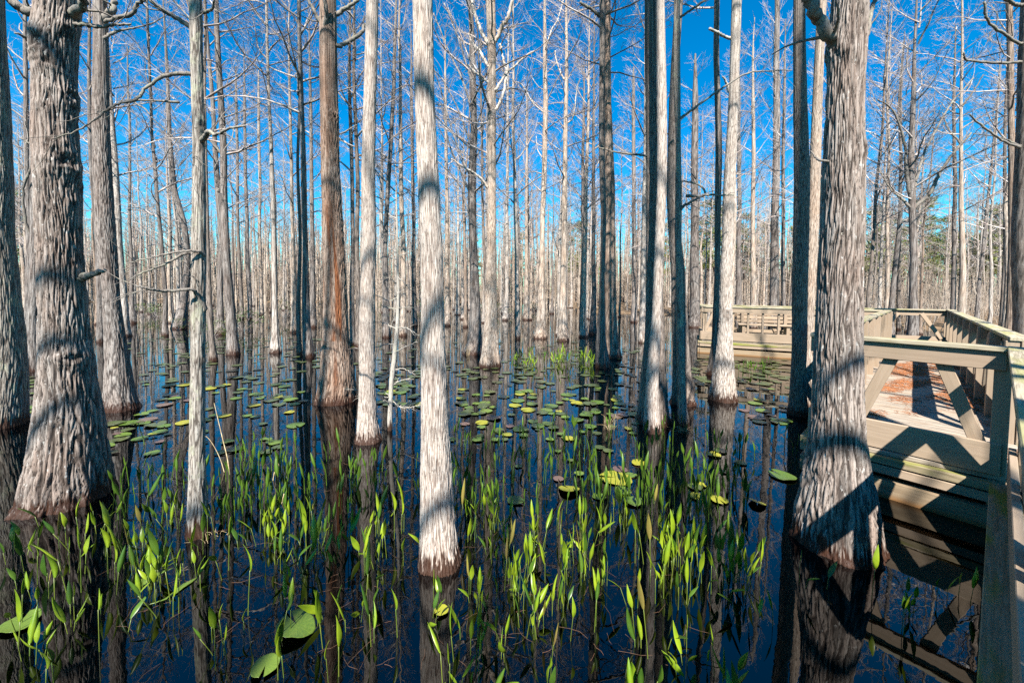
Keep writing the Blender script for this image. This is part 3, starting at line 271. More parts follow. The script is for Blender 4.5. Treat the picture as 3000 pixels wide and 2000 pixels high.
PADS = [(-4.735, 4.426), (0.076, 8.235), (-4.56, 8.432), (-6.831, 12.144), (-1.633, 6.465), (5.705, 9.465), (-12.778, 12.79), (-8.779, 10.482), (-4.417, 6.577), (3.727, 7.774), (1.427, 12.887), (-3.22, 5.612), (5.375, 8.19), (3.781, 7.849), (5.845, 8.918), (-7.088, 5.772), (1.356, 5.135), (-0.633, 5.729), (-1.892, 9.672), (0.532, 10.331), (5.363, 8.942), (-9.624, 10.83), (4.986, 8.234), (-14.031, 13.898), (-6.225, 10.837), (-5.313, 7.058), (-8.172, 9.05), (-7.582, 8.609), (4.817, 10.083), (2.205, 6.081), (-2.888, 8.804), (-4.641, 9.548), (-5.572, 6.398), (-11.546, 13.511), (-0.71, 4.631), (-4.422, 9.284), (0.759, 7.524), (3.84, 5.69), (-4.642, 5.044), (-5.568, 8.079), (0.347, 4.995), (-1.849, 6.168), (-2.367, 7.09), (-4.597, 4.542), (4.276, 9.067), (-1.934, 6.76), (-7.08, 5.58), (-6.974, 8.279), (1.629, 10.04), (-6.989, 13.706), (-10.146, 8.24), (1.814, 3.325), (0.761, 6.964), (-0.738, 9.44), (-5.614, 7.744), (4.38, 12.596), (-10.378, 13.096), (-2.22, 9.674), (0.71, 8.708), (-2.191, 7.49), (-5.279, 8.99), (-0.438, 13.141), (-5.47, 9.751), (-8.821, 11.785), (-0.063, 10.032), (-13.014, 13.818), (-8.391, 9.037), (-4.02, 13.33), (-4.401, 7.306), (6.914, 10.22), (1.445, 5.659), (2.683, 9.415), (-0.223, 8.154), (0.126, 9.792), (5.439, 9.088), (2.023, 8.708), (-2.404, 8.176), (4.04, 8.243), (-0.32, 8.557), (-2.001, 9.024), (-12.23, 12.362), (-7.322, 9.41), (-6.617, 7.576), (-5.604, 8.562), (-0.415, 6.197), (1.905, 6.133), (5.397, 7.981), (2.707, 7.012), (1.829, 7.794), (-1.813, 11.312), (1.266, 7.37), (-11.168, 11.119), (-7.513, 13.948), (-0.748, 6.066), (-4.453, 7.619), (5.916, 8.98), (-2.11, 8.08), (3.137, 10.377), (2.357, 13.868), (-5.047, 6.613), (-4.944, 8.164), (-8.69, 11.823), (-6.272, 8.32), (0.474, 4.675), (6.573, 9.666), (-8.705, 12.261), (-4.636, 4.463), (-4.067, 14.09), (6.369, 9.522), (-3.758, 9.353), (1.058, 3.479), (3.082, 9.332), (0.921, 12.844), (-2.251, 6.726), (-4.168, 5.411), (-8.515, 12.103), (-4.567, 4.343), (1.797, 12.235), (1.914, 11.153), (-1.249, 8.587), (2.176, 13.664), (-0.099, 8.497), (3.874, 5.723), (1.75, 6.421), (3.538, 5.567), (-7.72, 8.881), (-9.955, 11.265), (-6.611, 12.996), (-0.389, 9.001), (-6.388, 9.024), (6.673, 9.768), (-5.526, 10.941), (-0.152, 4.961), (-0.824, 6.426), (2.062, 11.782), (-5.467, 7.778), (-5.38, 7.923), (-3.317, 6.174), (-4.341, 5.146), (2.896, 9.751), (2.11, 6.076), (-1.922, 13.292), (-10.416, 11.754), (-1.33, 11.504), (1.185, 3.769), (0.458, 8.507), (-0.389, 5.24), (1.232, 6.467), (-5.466, 10.729), (-5.392, 10.424), (-3.154, 4.186), (1.472, 7.399), (-9.085, 7.38), (-5.443, 6.254), (1.74, 5.938), (2.074, 9.7), (-2.035, 6.166), (-6.764, 13.617), (-0.277, 7.603), (4.831, 7.709), (4.756, 8.047), (5.736, 8.166), (5.673, 9.792), (-4.058, 8.921), (-0.671, 5.592), (-10.223, 13.689), (-10.046, 10.053), (0.405, 8.93), (1.333, 9.951), (-5.114, 9.495), (4.829, 8.192), (4.216, 5.901), (4.699, 6.943), (4.317, 6.392), (0.561, 8.041), (-10.102, 10.961), (0.164, 9.025), (2.334, 6.023), (1.576, 6.028), (1.829, 6.662), (-2.121, 7.386), (4.984, 7.626), (2.213, 13.698), (3.572, 5.922), (-4.078, 4.482), (3.455, 10.142), (-2.594, 7.859), (3.74, 5.385), (-4.805, 4.846), (6.922, 10.232), (5.45, 8.727), (-5.155, 11.635), (-4.388, 4.564), (4.32, 6.134), (-4.924, 5.223), (0.17, 6.849), (-3.64, 13.174), (-4.284, 7.624), (-5.376, 6.885), (0.655, 4.741), (2.194, 12.461), (-2.731, 8.265), (2.834, 9.227), (-4.034, 6.84), (1.11, 7.209), (-5.568, 7.844), (-4.696, 4.667), (-1.357, 5.955), (-2.972, 11.41), (-2.868, 8.341), (1.956, 5.963), (-2.607, 8.004), (-6.056, 8.412), (-3.113, 4.197), (2.386, 7.068), (5.811, 8.503), (-0.648, 12.934), (-3.071, 4.28), (-3.57, 5.396), (6.383, 10.164), (-0.618, 5.185), (-6.883, 5.518), (-5.017, 5.095), (0.066, 6.058), (3.925, 8.169), (-4.102, 6.317), (5.311, 8.138), (0.614, 6.076), (-2.075, 6.14), (-7.169, 8.012), (-5.622, 8.265), (-7.098, 14.698), (-4.944, 12.077), (-3.359, 8.667), (-0.654, 5.239), (-2.942, 4.591), (-4.288, 4.628), (1.105, 3.877), (5.111, 7.794), (-2.004, 8.568), (-12.346, 13.365), (-4.788, 7.348), (-3.813, 10.004), (-4.807, 12.269), (-7.221, 13.018), (-4.592, 13.499), (-1.438, 8.822), (3.932, 8.015), (-4.697, 6.657), (0.548, 7.292), (5.174, 8.228), (-6.268, 7.117), (-3.051, 8.42), (-0.345, 8.555), (4.161, 6.53), (-6.838, 13.855), (-6.394, 9.975), (-2.039, 7.495), (-1.956, 7.255), (-3.367, 6.023), (5.498, 8.512), (-2.441, 9.195), (0.317, 9.911), (3.756, 11.743), (0.215, 6.874), (1.247, 12.827), (-0.617, 5.838), (-4.48, 6.295), (-5.29, 5.896), (5.906, 9.772), (4.31, 9.041), (-2.683, 4.211), (-4.843, 5.092), (0.304, 5.318), (-1.989, 7.068), (3.244, 11.341), (2.561, 8.468), (5.799, 8.695), (-5.602, 6.187), (-1.293, 9.625), (-3.949, 5.932), (-2.74, 4.481), (-8.173, 11.574), (-2.632, 4.353), (5.5, 10.793), (-9.968, 12.735), (-8.344, 13.3), (6.156, 9.342), (1.777, 6.53), (-4.876, 7.962), (-9.689, 10.101), (4.255, 6.604), (0.218, 6.987), (5.296, 7.402), (0.934, 5.395), (0.459, 5.7), (-3.306, 15.084), (1.489, 13.571), (1.515, 6.135), (3.149, 7.956), (1.683, 6.452), (0.913, 9.066), (3.977, 6.314), (0.157, 8.309), (1.26, 5.753), (-0.442, 5.952), (-2.594, 8.446), (0.918, 4.927), (0.37, 8.339), (2.091, 7.52), (0.546, 9.211), (-6.562, 11.5), (3.043, 13.874), (2.614, 8.268), (-6.615, 13.044), (4.691, 9.785), (4.155, 8.752), (-8.821, 7.042), (-2.81, 4.508), (-5.197, 5.61), (6.448, 9.846), (-0.789, 6.154), (-4.36, 4.792), (1.142, 5.703), (-5.221, 8.042), (-0.499, 6.195), (-6.208, 9.387), (-0.286, 11.758), (-4.991, 4.636), (-4.666, 5.14), (1.756, 6.199), (-1.658, 8.672), (2.157, 6.429), (-0.367, 5.76), (-7.502, 7.925), (-3.031, 9.691), (-1.749, 12.258), (4.726, 7.986), (-3.771, 6.248), (-3.158, 5.662), (1.645, 3.373), (-1.023, 8.762), (-4.639, 10.168), (-12.107, 11.928), (-1.626, 7.98), (6.015, 8.791), (3.824, 11.879), (5.202, 8.197), (-2.343, 7.784), (-0.415, 6.61), (-5.534, 5.78), (-1.88, 6.182), (-12.829, 14.309), (5.772, 8.23), (1.104, 4.356), (-4.92, 5.077), (-7.411, 10.958), (2.383, 4.372), (-5.073, 7.416), (4.883, 7.262), (-5.124, 7.697), (2.261, 9.073), (1.638, 5.639), (-8.007, 14.082), (-3.854, 6.21), (-6.945, 8.843), (-7.542, 11.957), (1.579, 7.435), (-0.968, 8.023), (-4.975, 4.711), (1.302, 5.771), (-3.283, 5.113), (-0.646, 10.178), (5.898, 8.353), (-4.308, 4.166), (-0.175, 9.8), (2.536, 10.786), (-7.828, 9.221), (5.229, 8.392), (-8.045, 12.311), (-2.058, 8.951), (-2.294, 10.047), (3.471, 5.391), (-2.878, 4.589), (0.182, 7.644), (3.714, 5.411), (-4.427, 9.671), (1.057, 3.286), (-1.256, 11.087), (5.533, 8.683), (5.387, 7.848), (-0.376, 13.573), (-4.153, 7.113), (-1.911, 6.048), (0.781, 3.357), (1.559, 7.042), (-1.904, 6.928), (-0.124, 6.583), (-4.374, 7.605), (3.469, 11.871), (1.628, 8.396), (2.238, 7.386), (-5.206, 5.447), (-8.989, 14.219), (-10.88, 12.757), (0.109, 6.331), (-5.042, 4.907), (-6.719, 7.121), (5.795, 8.79), (0.15, 10.76), (-2.507, 8.169), (-5.503, 7.015), (4.419, 8.789), (-4.501, 5.723), (-6.585, 8.39), (-3.879, 4.161), (2.346, 7.101), (0.739, 5.669), (0.537, 5.828), (-6.023, 7.132), (1.556, 5.079), (-11.066, 11.888), (0.604, 6.048), (2.993, 8.711), (2.671, 9.781), (-5.716, 6.493), (1.086, 8.121), (-5.962, 10.352), (-2.161, 7.147), (4.652, 7.825), (6.278, 9.644), (1.098, 9.911), (1.458, 10.982), (0.356, 5.129), (-9.121, 10.591), (-12.449, 13.788), (-7.852, 9.607), (4.045, 12.419), (-5.272, 9.59), (-2.986, 8.08), (-1.997, 8.301), (-6.472, 7.398), (0.635, 4.092), (1.408, 6.283), (-7.729, 8.359), (-5.126, 6.182), (3.872, 5.444), (4.838, 8.239), (-4.39, 7.213), (0.343, 9.23), (0.005, 5.593), (-5.064, 10.209), (4.593, 9.55), (-7.843, 14.328), (-0.402, 9.478), (-8.836, 7.155), (-1.487, 9.193), (-2.464, 13.046), (-0.244, 5.437), (0.203, 6.986), (-8.558, 10.138), (0.718, 5.774), (-3.594, 5.988), (1.845, 8.229), (-2.333, 8.144), (1.697, 5.282), (-3.289, 7.884), (0.083, 3.934), (-6.9, 8.227), (0.501, 5.232), (-8.015, 10.705), (2.343, 6.203), (3.808, 7.765), (-6.645, 5.311), (0.356, 6.517), (-4.736, 9.339), (-7.036, 8.769), (0.601, 10.574), (0.358, 10.368), (0.24, 9.488), (4.013, 8.082), (2.308, 8.424), (1.733, 9.196), (-0.896, 7.009), (1.706, 3.541), (4.803, 7.966), (-12.685, 12.816), (-5.755, 13.111), (-0.898, 8.55), (0.631, 6.047), (6.886, 10.106), (-0.788, 8.45), (-6.832, 8.341), (-3.251, 13.219), (0.131, 5.011), (-2.57, 7.678), (1.101, 6.14), (-6.07, 5.86), (-3.827, 4.802), (-4.033, 5.434), (1.903, 5.631), (5.22, 10.391), (5.401, 7.936), (-0.882, 6.821), (-4.456, 8.927), (-3.711, 5.438), (-0.512, 11.988), (2.442, 8.697), (0.145, 6.934), (-2.533, 8.068), (1.547, 9.66), (-6.326, 7.208), (-0.609, 6.658), (2.003, 8.521), (-1.096, 8.201), (-12.254, 12.168), (2.473, 8.969), (-0.158, 4.893), (0.341, 6.138), (-3.965, 11.763), (-2.114, 8.539), (-4.152, 5.231), (-11.895, 14.327), (1.409, 12.539), (-0.698, 7.944), (-2.123, 7.649), (-0.7, 12.372), (2.67, 9.601), (4.499, 7.25), (0.391, 6.724), (0.311, 8.006), (1.533, 8.367), (-2.121, 6.844), (0.783, 6.217), (-11.098, 11.246), (-11.998, 13.018), (-11.13, 12.605), (-4.493, 9.042), (-7.928, 9.002), (5.026, 10.318), (-0.726, 5.746), (0.749, 12.617), (-0.386, 5.066), (1.09, 5.612), (-0.968, 8.327), (-4.386, 4.728), (3.531, 12.333), (-3.929, 6.551), (-3.653, 6.733), (1.051, 6.207), (-3.303, 4.494), (3.074, 13.761), (1.494, 7.448), (5.419, 8.613), (-2.784, 8.153), (-5.155, 11.5), (0.123, 6.112), (-8.289, 10.006), (-6.943, 7.338), (-5.22, 10.625), (0.565, 7.204), (4.451, 9.169), (-6.067, 7.272), (1.897, 5.872), (1.029, 4.442), (-5.281, 7.785), (-5.544, 7.009), (-3.609, 6.001), (4.335, 9.2), (0.532, 4.323), (2.075, 8.35), (1.096, 4.89), (-0.415, 6.063), (-0.81, 7.027), (0.133, 9.151), (5.572, 9.579), (-7.076, 9.173), (-2.77, 8.01), (0.418, 9.087), (1.071, 6.742), (5.956, 9.407), (-3.716, 6.396), (1.491, 8.578), (3.777, 5.522), (-0.124, 6.556), (3.574, 11.522), (3.88, 5.98), (4.194, 6.449), (2.668, 12.951), (-6.715, 10.025), (-4.427, 7.536), (0.56, 5.077), (0.162, 4.795), (2.05, 5.735), (-4.907, 8.71), (-4.639, 6.879), (-9.327, 9.135), (-0.275, 5.947), (0.904, 11.29), (-0.85, 13.383), (-2.386, 7.819), (-5.906, 10.997), (2.134, 3.861), (2.582, 7.774), (-5.386, 5.038), (-1.525, 9.109), (-4.062, 4.505), (-0.583, 6.681), (6.414, 9.449), (3.741, 7.689), (-5.483, 7.765), (-4.131, 6.426), (-2.43, 8.828), (-0.815, 9.001), (-0.515, 5.597), (-5.633, 7.086), (-7.981, 6.471), (-12.711, 12.802), (-10.757, 10.734), (-5.685, 10.23), (3.252, 9.238), (-10.143, 13.274), (-0.871, 13.507), (-1.004, 8.287), (-6.82, 5.435), (-6.375, 13.946), (-1.383, 12.356), (-11.903, 13.428), (-1.483, 6.077), (0.907, 6.443), (-9.446, 12.977), (6.043, 9.978), (-0.075, 4.654), (-7.045, 5.677), (1.268, 12.608), (-3.435, 13.923), (-10.87, 11.512), (1.619, 5.973), (-1.086, 8.29), (4.451, 12.845), (-7.583, 6.171), (-2.16, 9.241), (0.261, 5.838), (0.131, 9.746), (-4.559, 5.098), (-7.974, 8.85), (1.615, 7.211), (6.35, 10.05), (1.058, 5.129), (3.687, 7.548), (5.846, 10.07), (-4.973, 11.18), (5.373, 8.827), (-2.165, 9.647), (-2.454, 7.271), (-6.542, 14.13), (-0.028, 7.344), (0.46, 3.678), (-3.87, 6.405), (3.964, 7.853), (0.29, 6.929), (-5.313, 4.902), (-0.597, 8.001), (-1.597, 6.033), (-5.523, 9.27), (1.531, 5.589), (-4.805, 4.707), (-2.037, 7.936), (2.53, 7.166), (7.394, 10.514), (-0.792, 7.878), (0.628, 4.847), (-5.121, 10.669), (5.712, 8.404), (-7.607, 11.294), (0.153, 6.727), (0.779, 5.508), (0.999, 12.339), (5.908, 10.209), (6.21, 10.156), (-2.278, 11.36), (-2.955, 11.73), (0.711, 5.794), (3.195, 8.034), (6.921, 9.857), (1.873, 11.813), (-4.669, 5.049), (-1.193, 12.245), (-3.562, 4.455), (-7.313, 8.097), (-5.268, 8.866), (1.354, 4.044), (3.918, 8.268), (2.221, 7.708), (-4.622, 14.865), (-0.01, 5.12), (1.809, 5.67), (-6.875, 8.516), (-1.798, 6.096), (-6.293, 14.628), (2.216, 5.996), (-6.302, 7.175), (0.072, 7.741), (-2.833, 5.076), (-5.433, 13.187), (0.679, 3.782), (-3.575, 9.348), (-5.918, 10.827), (-7.353, 12.778), (-0.959, 12.009), (-2.241, 12.028), (-3.553, 6.253), (-5.911, 14.504), (-3.211, 9.521), (-2.102, 6.701), (3.856, 5.907), (1.012, 6.377), (-4.781, 6.878), (-2.222, 7.456), (-4.318, 6.564), (4.177, 5.923), (2.877, 10.348), (-9.743, 9.728), (-0.377, 6.85), (1.878, 7.149), (3.997, 8.026), (-9.49, 7.588), (1.615, 13.991), (-0.394, 4.642), (-3.417, 9.997), (-6.244, 7.075), (-0.423, 5.66), (-5.658, 6.573), (1.196, 7.283), (-0.55, 6.139), (-0.581, 8.819), (-2.155, 10.022), (-2.876, 8.243), (-5.564, 6.937), (-5.181, 5.065), (-5.276, 7.165), (-0.043, 4.807), (3.466, 5.425), (-4.843, 9.656), (4.747, 7.256), (-4.483, 4.984), (-1.615, 6.618), (5.67, 9.671), (0.599, 5.667), (5.674, 8.405), (1.779, 3.589), (-5.04, 6.211), (5.117, 10.397), (-6.488, 5.966), (-10.043, 13.671), (2.201, 5.802), (3.841, 5.558), (-4.24, 12.386), (-6.663, 11.799), (-0.208, 8.072), (-8.559, 6.873), (-2.014, 7.327), (2.685, 6.78), (-1.829, 7.199), (1.796, 11.013), (-3.456, 10.986), (0.973, 6.74), (0.595, 7.67), (-7.093, 13.968), (2.259, 4.264), (5.76, 9.529), (0.049, 3.281), (1.922, 11.186), (-0.376, 4.756), (-10.078, 10.561), (1.262, 6.189), (-2.613, 9.073), (-2.789, 8.09), (0.707, 4.708), (-3.275, 7.812), (-3.155, 13.479), (0.437, 10.426), (-8.081, 9.072), (2.438, 4.071), (-5.186, 8.484), (-6.734, 5.425), (6.278, 10.477), (4.668, 13.65), (1.281, 5.86), (-2.673, 10.362), (5.123, 7.695), (-5.611, 5.613), (4.397, 12.643), (-6.243, 7.941), (2.315, 9.199), (1.56, 4.902), (3.89, 11.215), (-4.194, 4.711), (5.492, 9.344), (-6.877, 10.541), (6.304, 10.182), (-0.183, 4.641), (-8.255, 11.358), (1.017, 3.456), (-0.644, 5.924), (1.583, 8.332), (0.233, 7.998), (1.66, 8.581), (5.878, 9.668), (4.888, 10.269), (-0.476, 11.403), (-5.761, 5.859), (5.712, 8.477), (-1.896, 8.031)]
PLANTS = [(1.321, 5.098), (1.3, 4.807), (1.15, 5.005), (0.847, 4.07), (1.969, 4.272), (1.857, 3.9), (1.648, 4.297), (2.396, 5.183), (1.847, 3.533), (2.161, 3.645), (1.865, 3.731), (-0.294, 4.374), (-0.564, 4.46), (-0.767, 4.034), (-0.207, 4.204), (-0.533, 4.345), (0.156, 3.978), (0.25, 3.673), (1.275, 3.742), (1.524, 3.844), (1.463, 3.997), (0.649, 3.675), (0.553, 3.922), (1.252, 4.014), (1.536, 4.08), (0.681, 3.644), (1.86, 3.902), (0.218, 4.304), (0.074, 4.651), (0.885, 4.081), (0.812, 3.985), (0.523, 4.361), (0.872, 4.046), (0.548, 3.94), (-0.24, 3.565), (0.543, 3.538), (0.71, 3.82), (0.349, 3.699), (0.945, 3.861), (2.233, 4.985), (2.128, 4.997), (1.92, 4.827), (2.238, 4.94), (2.291, 4.679), (0.063, 3.806), (1.819, 4.598), (1.587, 4.758), (-0.651, 4.53), (-0.724, 4.101), (-0.426, 4.277), (-0.529, 4.567), (-0.129, 4.521), (1.098, 4.705), (0.69, 4.647), (0.876, 4.553), (0.897, 4.528), (0.704, 4.334), (-0.062, 3.643), (0.444, 4.646), (0.59, 4.657), (0.708, 4.691), (0.706, 4.513), (0.509, 5.0), (1.045, 3.325), (0.796, 3.35), (0.706, 3.158), (0.855, 3.08), (1.349, 3.175), (1.714, 3.195), (1.45, 3.176), (1.235, 3.652), (1.416, 3.229), (-0.578, 3.47), (-0.587, 3.341), (-0.527, 3.306), (-0.508, 3.522), (-0.156, 2.927), (-0.264, 3.341), (-0.296, 3.215), (0.944, 3.242), (0.801, 2.811), (0.669, 2.833), (1.891, 3.673), (1.368, 3.671), (1.61, 3.984), (1.348, 3.563), (0.688, 3.34), (0.456, 3.043), (-0.161, 2.882), (-0.083, 2.826), (1.493, 2.588), (0.864, 3.402), (0.981, 3.364), (1.047, 3.088), (0.644, 3.062), (0.791, 2.945), (0.799, 3.248), (1.386, 2.934), (-0.421, 3.117), (0.71, 3.278), (1.275, 3.237), (1.694, 3.499), (1.383, 3.413), (1.511, 3.541), (1.641, 3.492), (1.67, 3.377), (1.944, 3.574), (1.923, 3.222), (1.509, 3.542), (1.898, 3.241), (1.399, 2.952), (1.501, 3.068), (-0.395, 2.972), (-0.285, 3.252), (-0.336, 2.979), (-0.195, 2.923), (-0.154, 3.152), (-0.343, 2.926), (-0.33, 3.03), (-0.055, 3.186), (-0.085, 2.887), (-0.042, 3.253), (0.097, 3.57), (1.202, 3.268), (0.081, 3.295), (-0.479, 3.623), (-0.301, 3.172), (-0.252, 3.094), (-0.129, 3.061), (0.358, 2.802), (-0.139, 3.63), (0.151, 4.013), (1.688, 3.772), (1.646, 3.372), (1.957, 3.593), (1.959, 3.414), (0.959, 3.415), (1.082, 3.14), (1.122, 3.296), (1.092, 3.23), (1.398, 3.687), (1.763, 3.116), (1.876, 3.163), (0.672, 3.443), (0.722, 3.391), (0.622, 3.284), (-0.194, 3.105), (-0.289, 2.855), (-0.125, 2.943), (-0.017, 2.814), (0.171, 3.2), (1.18, 2.939), (1.798, 3.745), (1.6, 3.351), (-0.573, 3.64), (-0.438, 3.551), (-0.539, 3.676), (-0.307, 3.559), (1.424, 3.595), (1.212, 3.596), (1.272, 3.471), (-0.418, 2.538), (0.651, 2.756), (0.896, 2.485), (0.855, 2.859), (0.44, 2.644), (0.965, 2.283), (1.436, 2.752), (0.279, 2.602), (0.199, 2.461), (0.078, 2.309), (-0.223, 2.893), (-0.287, 2.507), (-0.356, 2.494), (-0.223, 2.743), (0.467, 2.503), (0.158, 2.474), (1.056, 2.539), (1.346, 2.115), (1.125, 2.495), (1.138, 2.351), (1.425, 2.564), (0.586, 2.362), (0.362, 2.553), (0.329, 2.344), (0.929, 2.352), (0.976, 2.174), (1.142, 2.557), (-0.077, 2.456), (0.375, 2.496), (1.118, 2.502), (-0.116, 2.559), (0.106, 2.424), (-0.221, 2.135), (-0.086, 2.526), (0.878, 2.876), (1.207, 2.722), (1.006, 2.482), (1.245, 2.517), (1.082, 2.607), (-0.172, 2.186), (0.127, 2.611), (0.022, 2.398), (0.17, 2.367), (-0.174, 2.197), (0.03, 2.214), (0.464, 2.536), (0.286, 2.303), (0.038, 2.32), (0.143, 2.033), (0.458, 2.41), (0.957, 2.578), (-0.232, 2.208), (-0.041, 2.665), (0.768, 2.795), (1.248, 2.217), (0.359, 2.199), (0.106, 2.08), (1.081, 2.669), (0.555, 2.762), (-0.263, 2.764), (-0.067, 2.862), (0.211, 2.766), (0.048, 2.316), (0.238, 2.617), (-1.38, 3.631), (-1.006, 3.618), (-0.933, 3.824), (-1.931, 3.379), (-1.722, 3.533), (-1.919, 3.356), (-1.711, 3.295), (-1.7, 3.283), (-2.166, 3.041), (-1.415, 3.863), (-2.364, 3.96), (-2.123, 3.549), (-2.149, 3.631), (-1.449, 3.573), (-1.284, 3.262), (-1.515, 3.307), (-1.454, 3.579), (-2.664, 3.293), (-2.124, 3.245), (-2.739, 3.165), (-2.744, 3.496), (-2.626, 3.394), (-2.417, 3.376), (-2.262, 3.283), (-1.2, 3.777), (-1.238, 3.848), (-2.354, 4.139), (-2.791, 4.057), (-2.795, 4.039), (-2.847, 4.155), (-1.675, 4.056), (-1.781, 3.637), (-1.564, 3.675), (-1.406, 3.523), (-2.504, 3.723), (-2.228, 3.361), (-2.309, 3.957), (-1.999, 4.131), (-0.722, 3.276), (-1.042, 3.443), (-1.212, 3.216), (-1.364, 3.254), (-1.252, 3.521), (-2.08, 3.319), (-2.206, 3.504), (-2.27, 3.825), (-1.976, 3.606), (-2.078, 3.479), (-2.744, 4.077), (-2.505, 3.932), (-2.793, 4.362), (-2.812, 4.143), (-2.797, 3.988), (-0.962, 2.897), (-1.803, 2.904), (-2.079, 3.012), (-2.073, 3.396), (-2.127, 2.95), (-0.624, 2.684), (-2.091, 2.708), (-1.576, 3.066), (-1.686, 2.693), (-1.61, 2.997), (-2.301, 3.329), (-1.941, 3.119), (-2.194, 3.079), (-1.228, 2.691), (-1.05, 2.661), (-0.805, 2.858), (-0.607, 2.474), (-0.964, 2.658), (-1.48, 2.833), (-1.448, 2.448), (-1.611, 2.74), (-1.337, 2.583), (-1.503, 2.483), (-1.349, 2.629), (-1.307, 2.742), (-1.485, 2.491), (-1.739, 2.872), (-1.867, 2.45), (-1.768, 2.756), (-1.563, 2.576), (-1.787, 2.663), (-1.26, 2.633), (-1.869, 2.976), (-1.001, 2.716), (-0.933, 2.531), (-1.432, 2.634), (-1.167, 2.631), (-1.176, 2.521), (-1.379, 2.769), (-1.005, 2.637), (-1.085, 3.216), (-1.15, 2.612), (-1.331, 3.237), (-1.799, 2.854), (-1.768, 2.901), (-1.681, 2.706), (-2.06, 3.025), (-2.088, 3.158), (-2.004, 3.299), (-2.109, 2.957), (-1.806, 2.578), (-2.198, 3.021), (-1.89, 2.986), (-1.805, 3.005), (-0.792, 2.734), (-0.861, 2.526), (-0.969, 2.732), (-0.758, 2.469), (-0.895, 2.391), (-2.77, 2.994), (-3.011, 2.972), (-2.774, 2.926), (-3.059, 2.831), (-2.23, 3.075), (-2.73, 3.22), (-2.62, 3.251), (-2.21, 3.159), (-2.482, 3.431), (-2.16, 2.966), (-3.355, 3.339), (-3.476, 3.572), (-3.05, 3.485), (-3.46, 3.837), (-3.568, 3.355), (-3.179, 3.532), (-3.063, 3.176), (-3.443, 3.448), (-3.174, 3.264), (-3.169, 3.473), (-2.26, 3.665), (-2.578, 3.797), (-3.102, 3.403), (-2.948, 3.465), (-2.895, 3.549), (-2.599, 2.654), (-2.977, 2.826), (-2.413, 2.869), (-2.139, 3.206), (-2.276, 2.896), (-2.446, 2.773), (-3.283, 2.19), (-3.322, 2.559), (-3.293, 2.523), (-3.329, 2.394), (-3.14, 2.462), (-2.595, 2.605), (-2.948, 2.713), (-2.728, 2.353), (-2.819, 2.299), (-2.7, 2.145), (-2.864, 2.229), (-2.785, 2.351), (-3.452, 2.884), (-2.152, 2.313), (-2.158, 2.239), (-2.135, 2.527), (-2.67, 2.547), (-2.445, 2.49), (-2.164, 2.375), (-2.502, 2.61), (-2.485, 2.304), (-2.501, 2.586), (-2.22, 2.324), (-2.352, 2.715), (-2.41, 2.333), (-2.468, 2.561), (-2.047, 2.449), (-2.305, 2.423), (-2.408, 2.432), (-2.407, 2.328), (-1.86, 2.183), (-1.969, 2.334), (-2.076, 2.275), (-2.118, 2.175), (-2.12, 2.348), (-0.772, 2.061), (-0.843, 1.965), (-0.893, 2.226), (-0.979, 2.011), (-0.803, 1.683), (-0.822, 1.726), (-1.246, 2.462), (-1.274, 2.335), (-1.386, 2.42), (-1.297, 2.187), (-0.387, 2.037), (-0.511, 1.934), (-0.676, 1.98), (-1.057, 1.713), (-1.191, 1.938), (-1.323, 1.806), (-0.832, 2.34), (-1.408, 2.059), (-1.404, 1.926), (-0.185, 1.637), (-0.194, 1.615), (-0.076, 1.911), (-0.113, 1.81), (-0.225, 1.939), (-0.098, 1.839), (-0.21, 1.641), (0.293, 2.108), (-0.025, 2.165), (0.425, 2.002), (0.532, 1.649), (0.629, 1.93), (0.762, 2.213), (0.943, 2.323), (0.47, 2.153), (0.091, 1.988), (-0.057, 1.575), (0.904, 1.845), (0.778, 1.691), (1.013, 1.735), (-0.037, 2.434), (0.093, 2.071), (-0.42, 2.183), (0.295, 1.932), (0.299, 2.121), (0.557, 1.542), (0.193, 1.681), (0.135, 1.999), (0.25, 2.096), (-0.087, 2.038), (0.041, 2.24), (0.507, 1.683), (0.925, 1.573), (0.772, 1.978), (1.462, 2.965), (1.384, 2.412), (1.192, 2.364), (1.198, 2.625), (1.473, 2.38), (1.508, 2.627), (1.484, 2.416), (1.164, 2.645), (1.192, 2.394), (1.861, 2.292), (1.753, 2.384), (1.353, 2.351), (1.433, 2.353), (1.058, 2.307), (1.399, 2.076), (1.216, 2.286), (1.421, 2.371), (1.41, 2.451), (-2.645, 2.007), (-2.353, 1.814), (-2.089, 1.692), (-2.061, 1.835), (-2.24, 1.83), (-2.289, 1.756), (-2.416, 2.056), (-2.296, 2.035), (-1.872, 2.082), (-2.274, 2.046), (-2.012, 1.896), (-2.318, 1.846), (2.141, 3.904), (2.274, 4.225), (3.282, 4.418), (2.331, 4.388), (2.49, 4.229), (2.278, 4.605), (2.416, 4.186), (2.449, 4.456), (2.627, 4.371), (2.619, 4.315), (2.536, 4.273), (2.416, 4.291), (2.659, 4.169), (2.238, 2.141), (2.127, 2.013), (2.64, 2.284), (2.113, 2.258), (2.581, 2.279)]
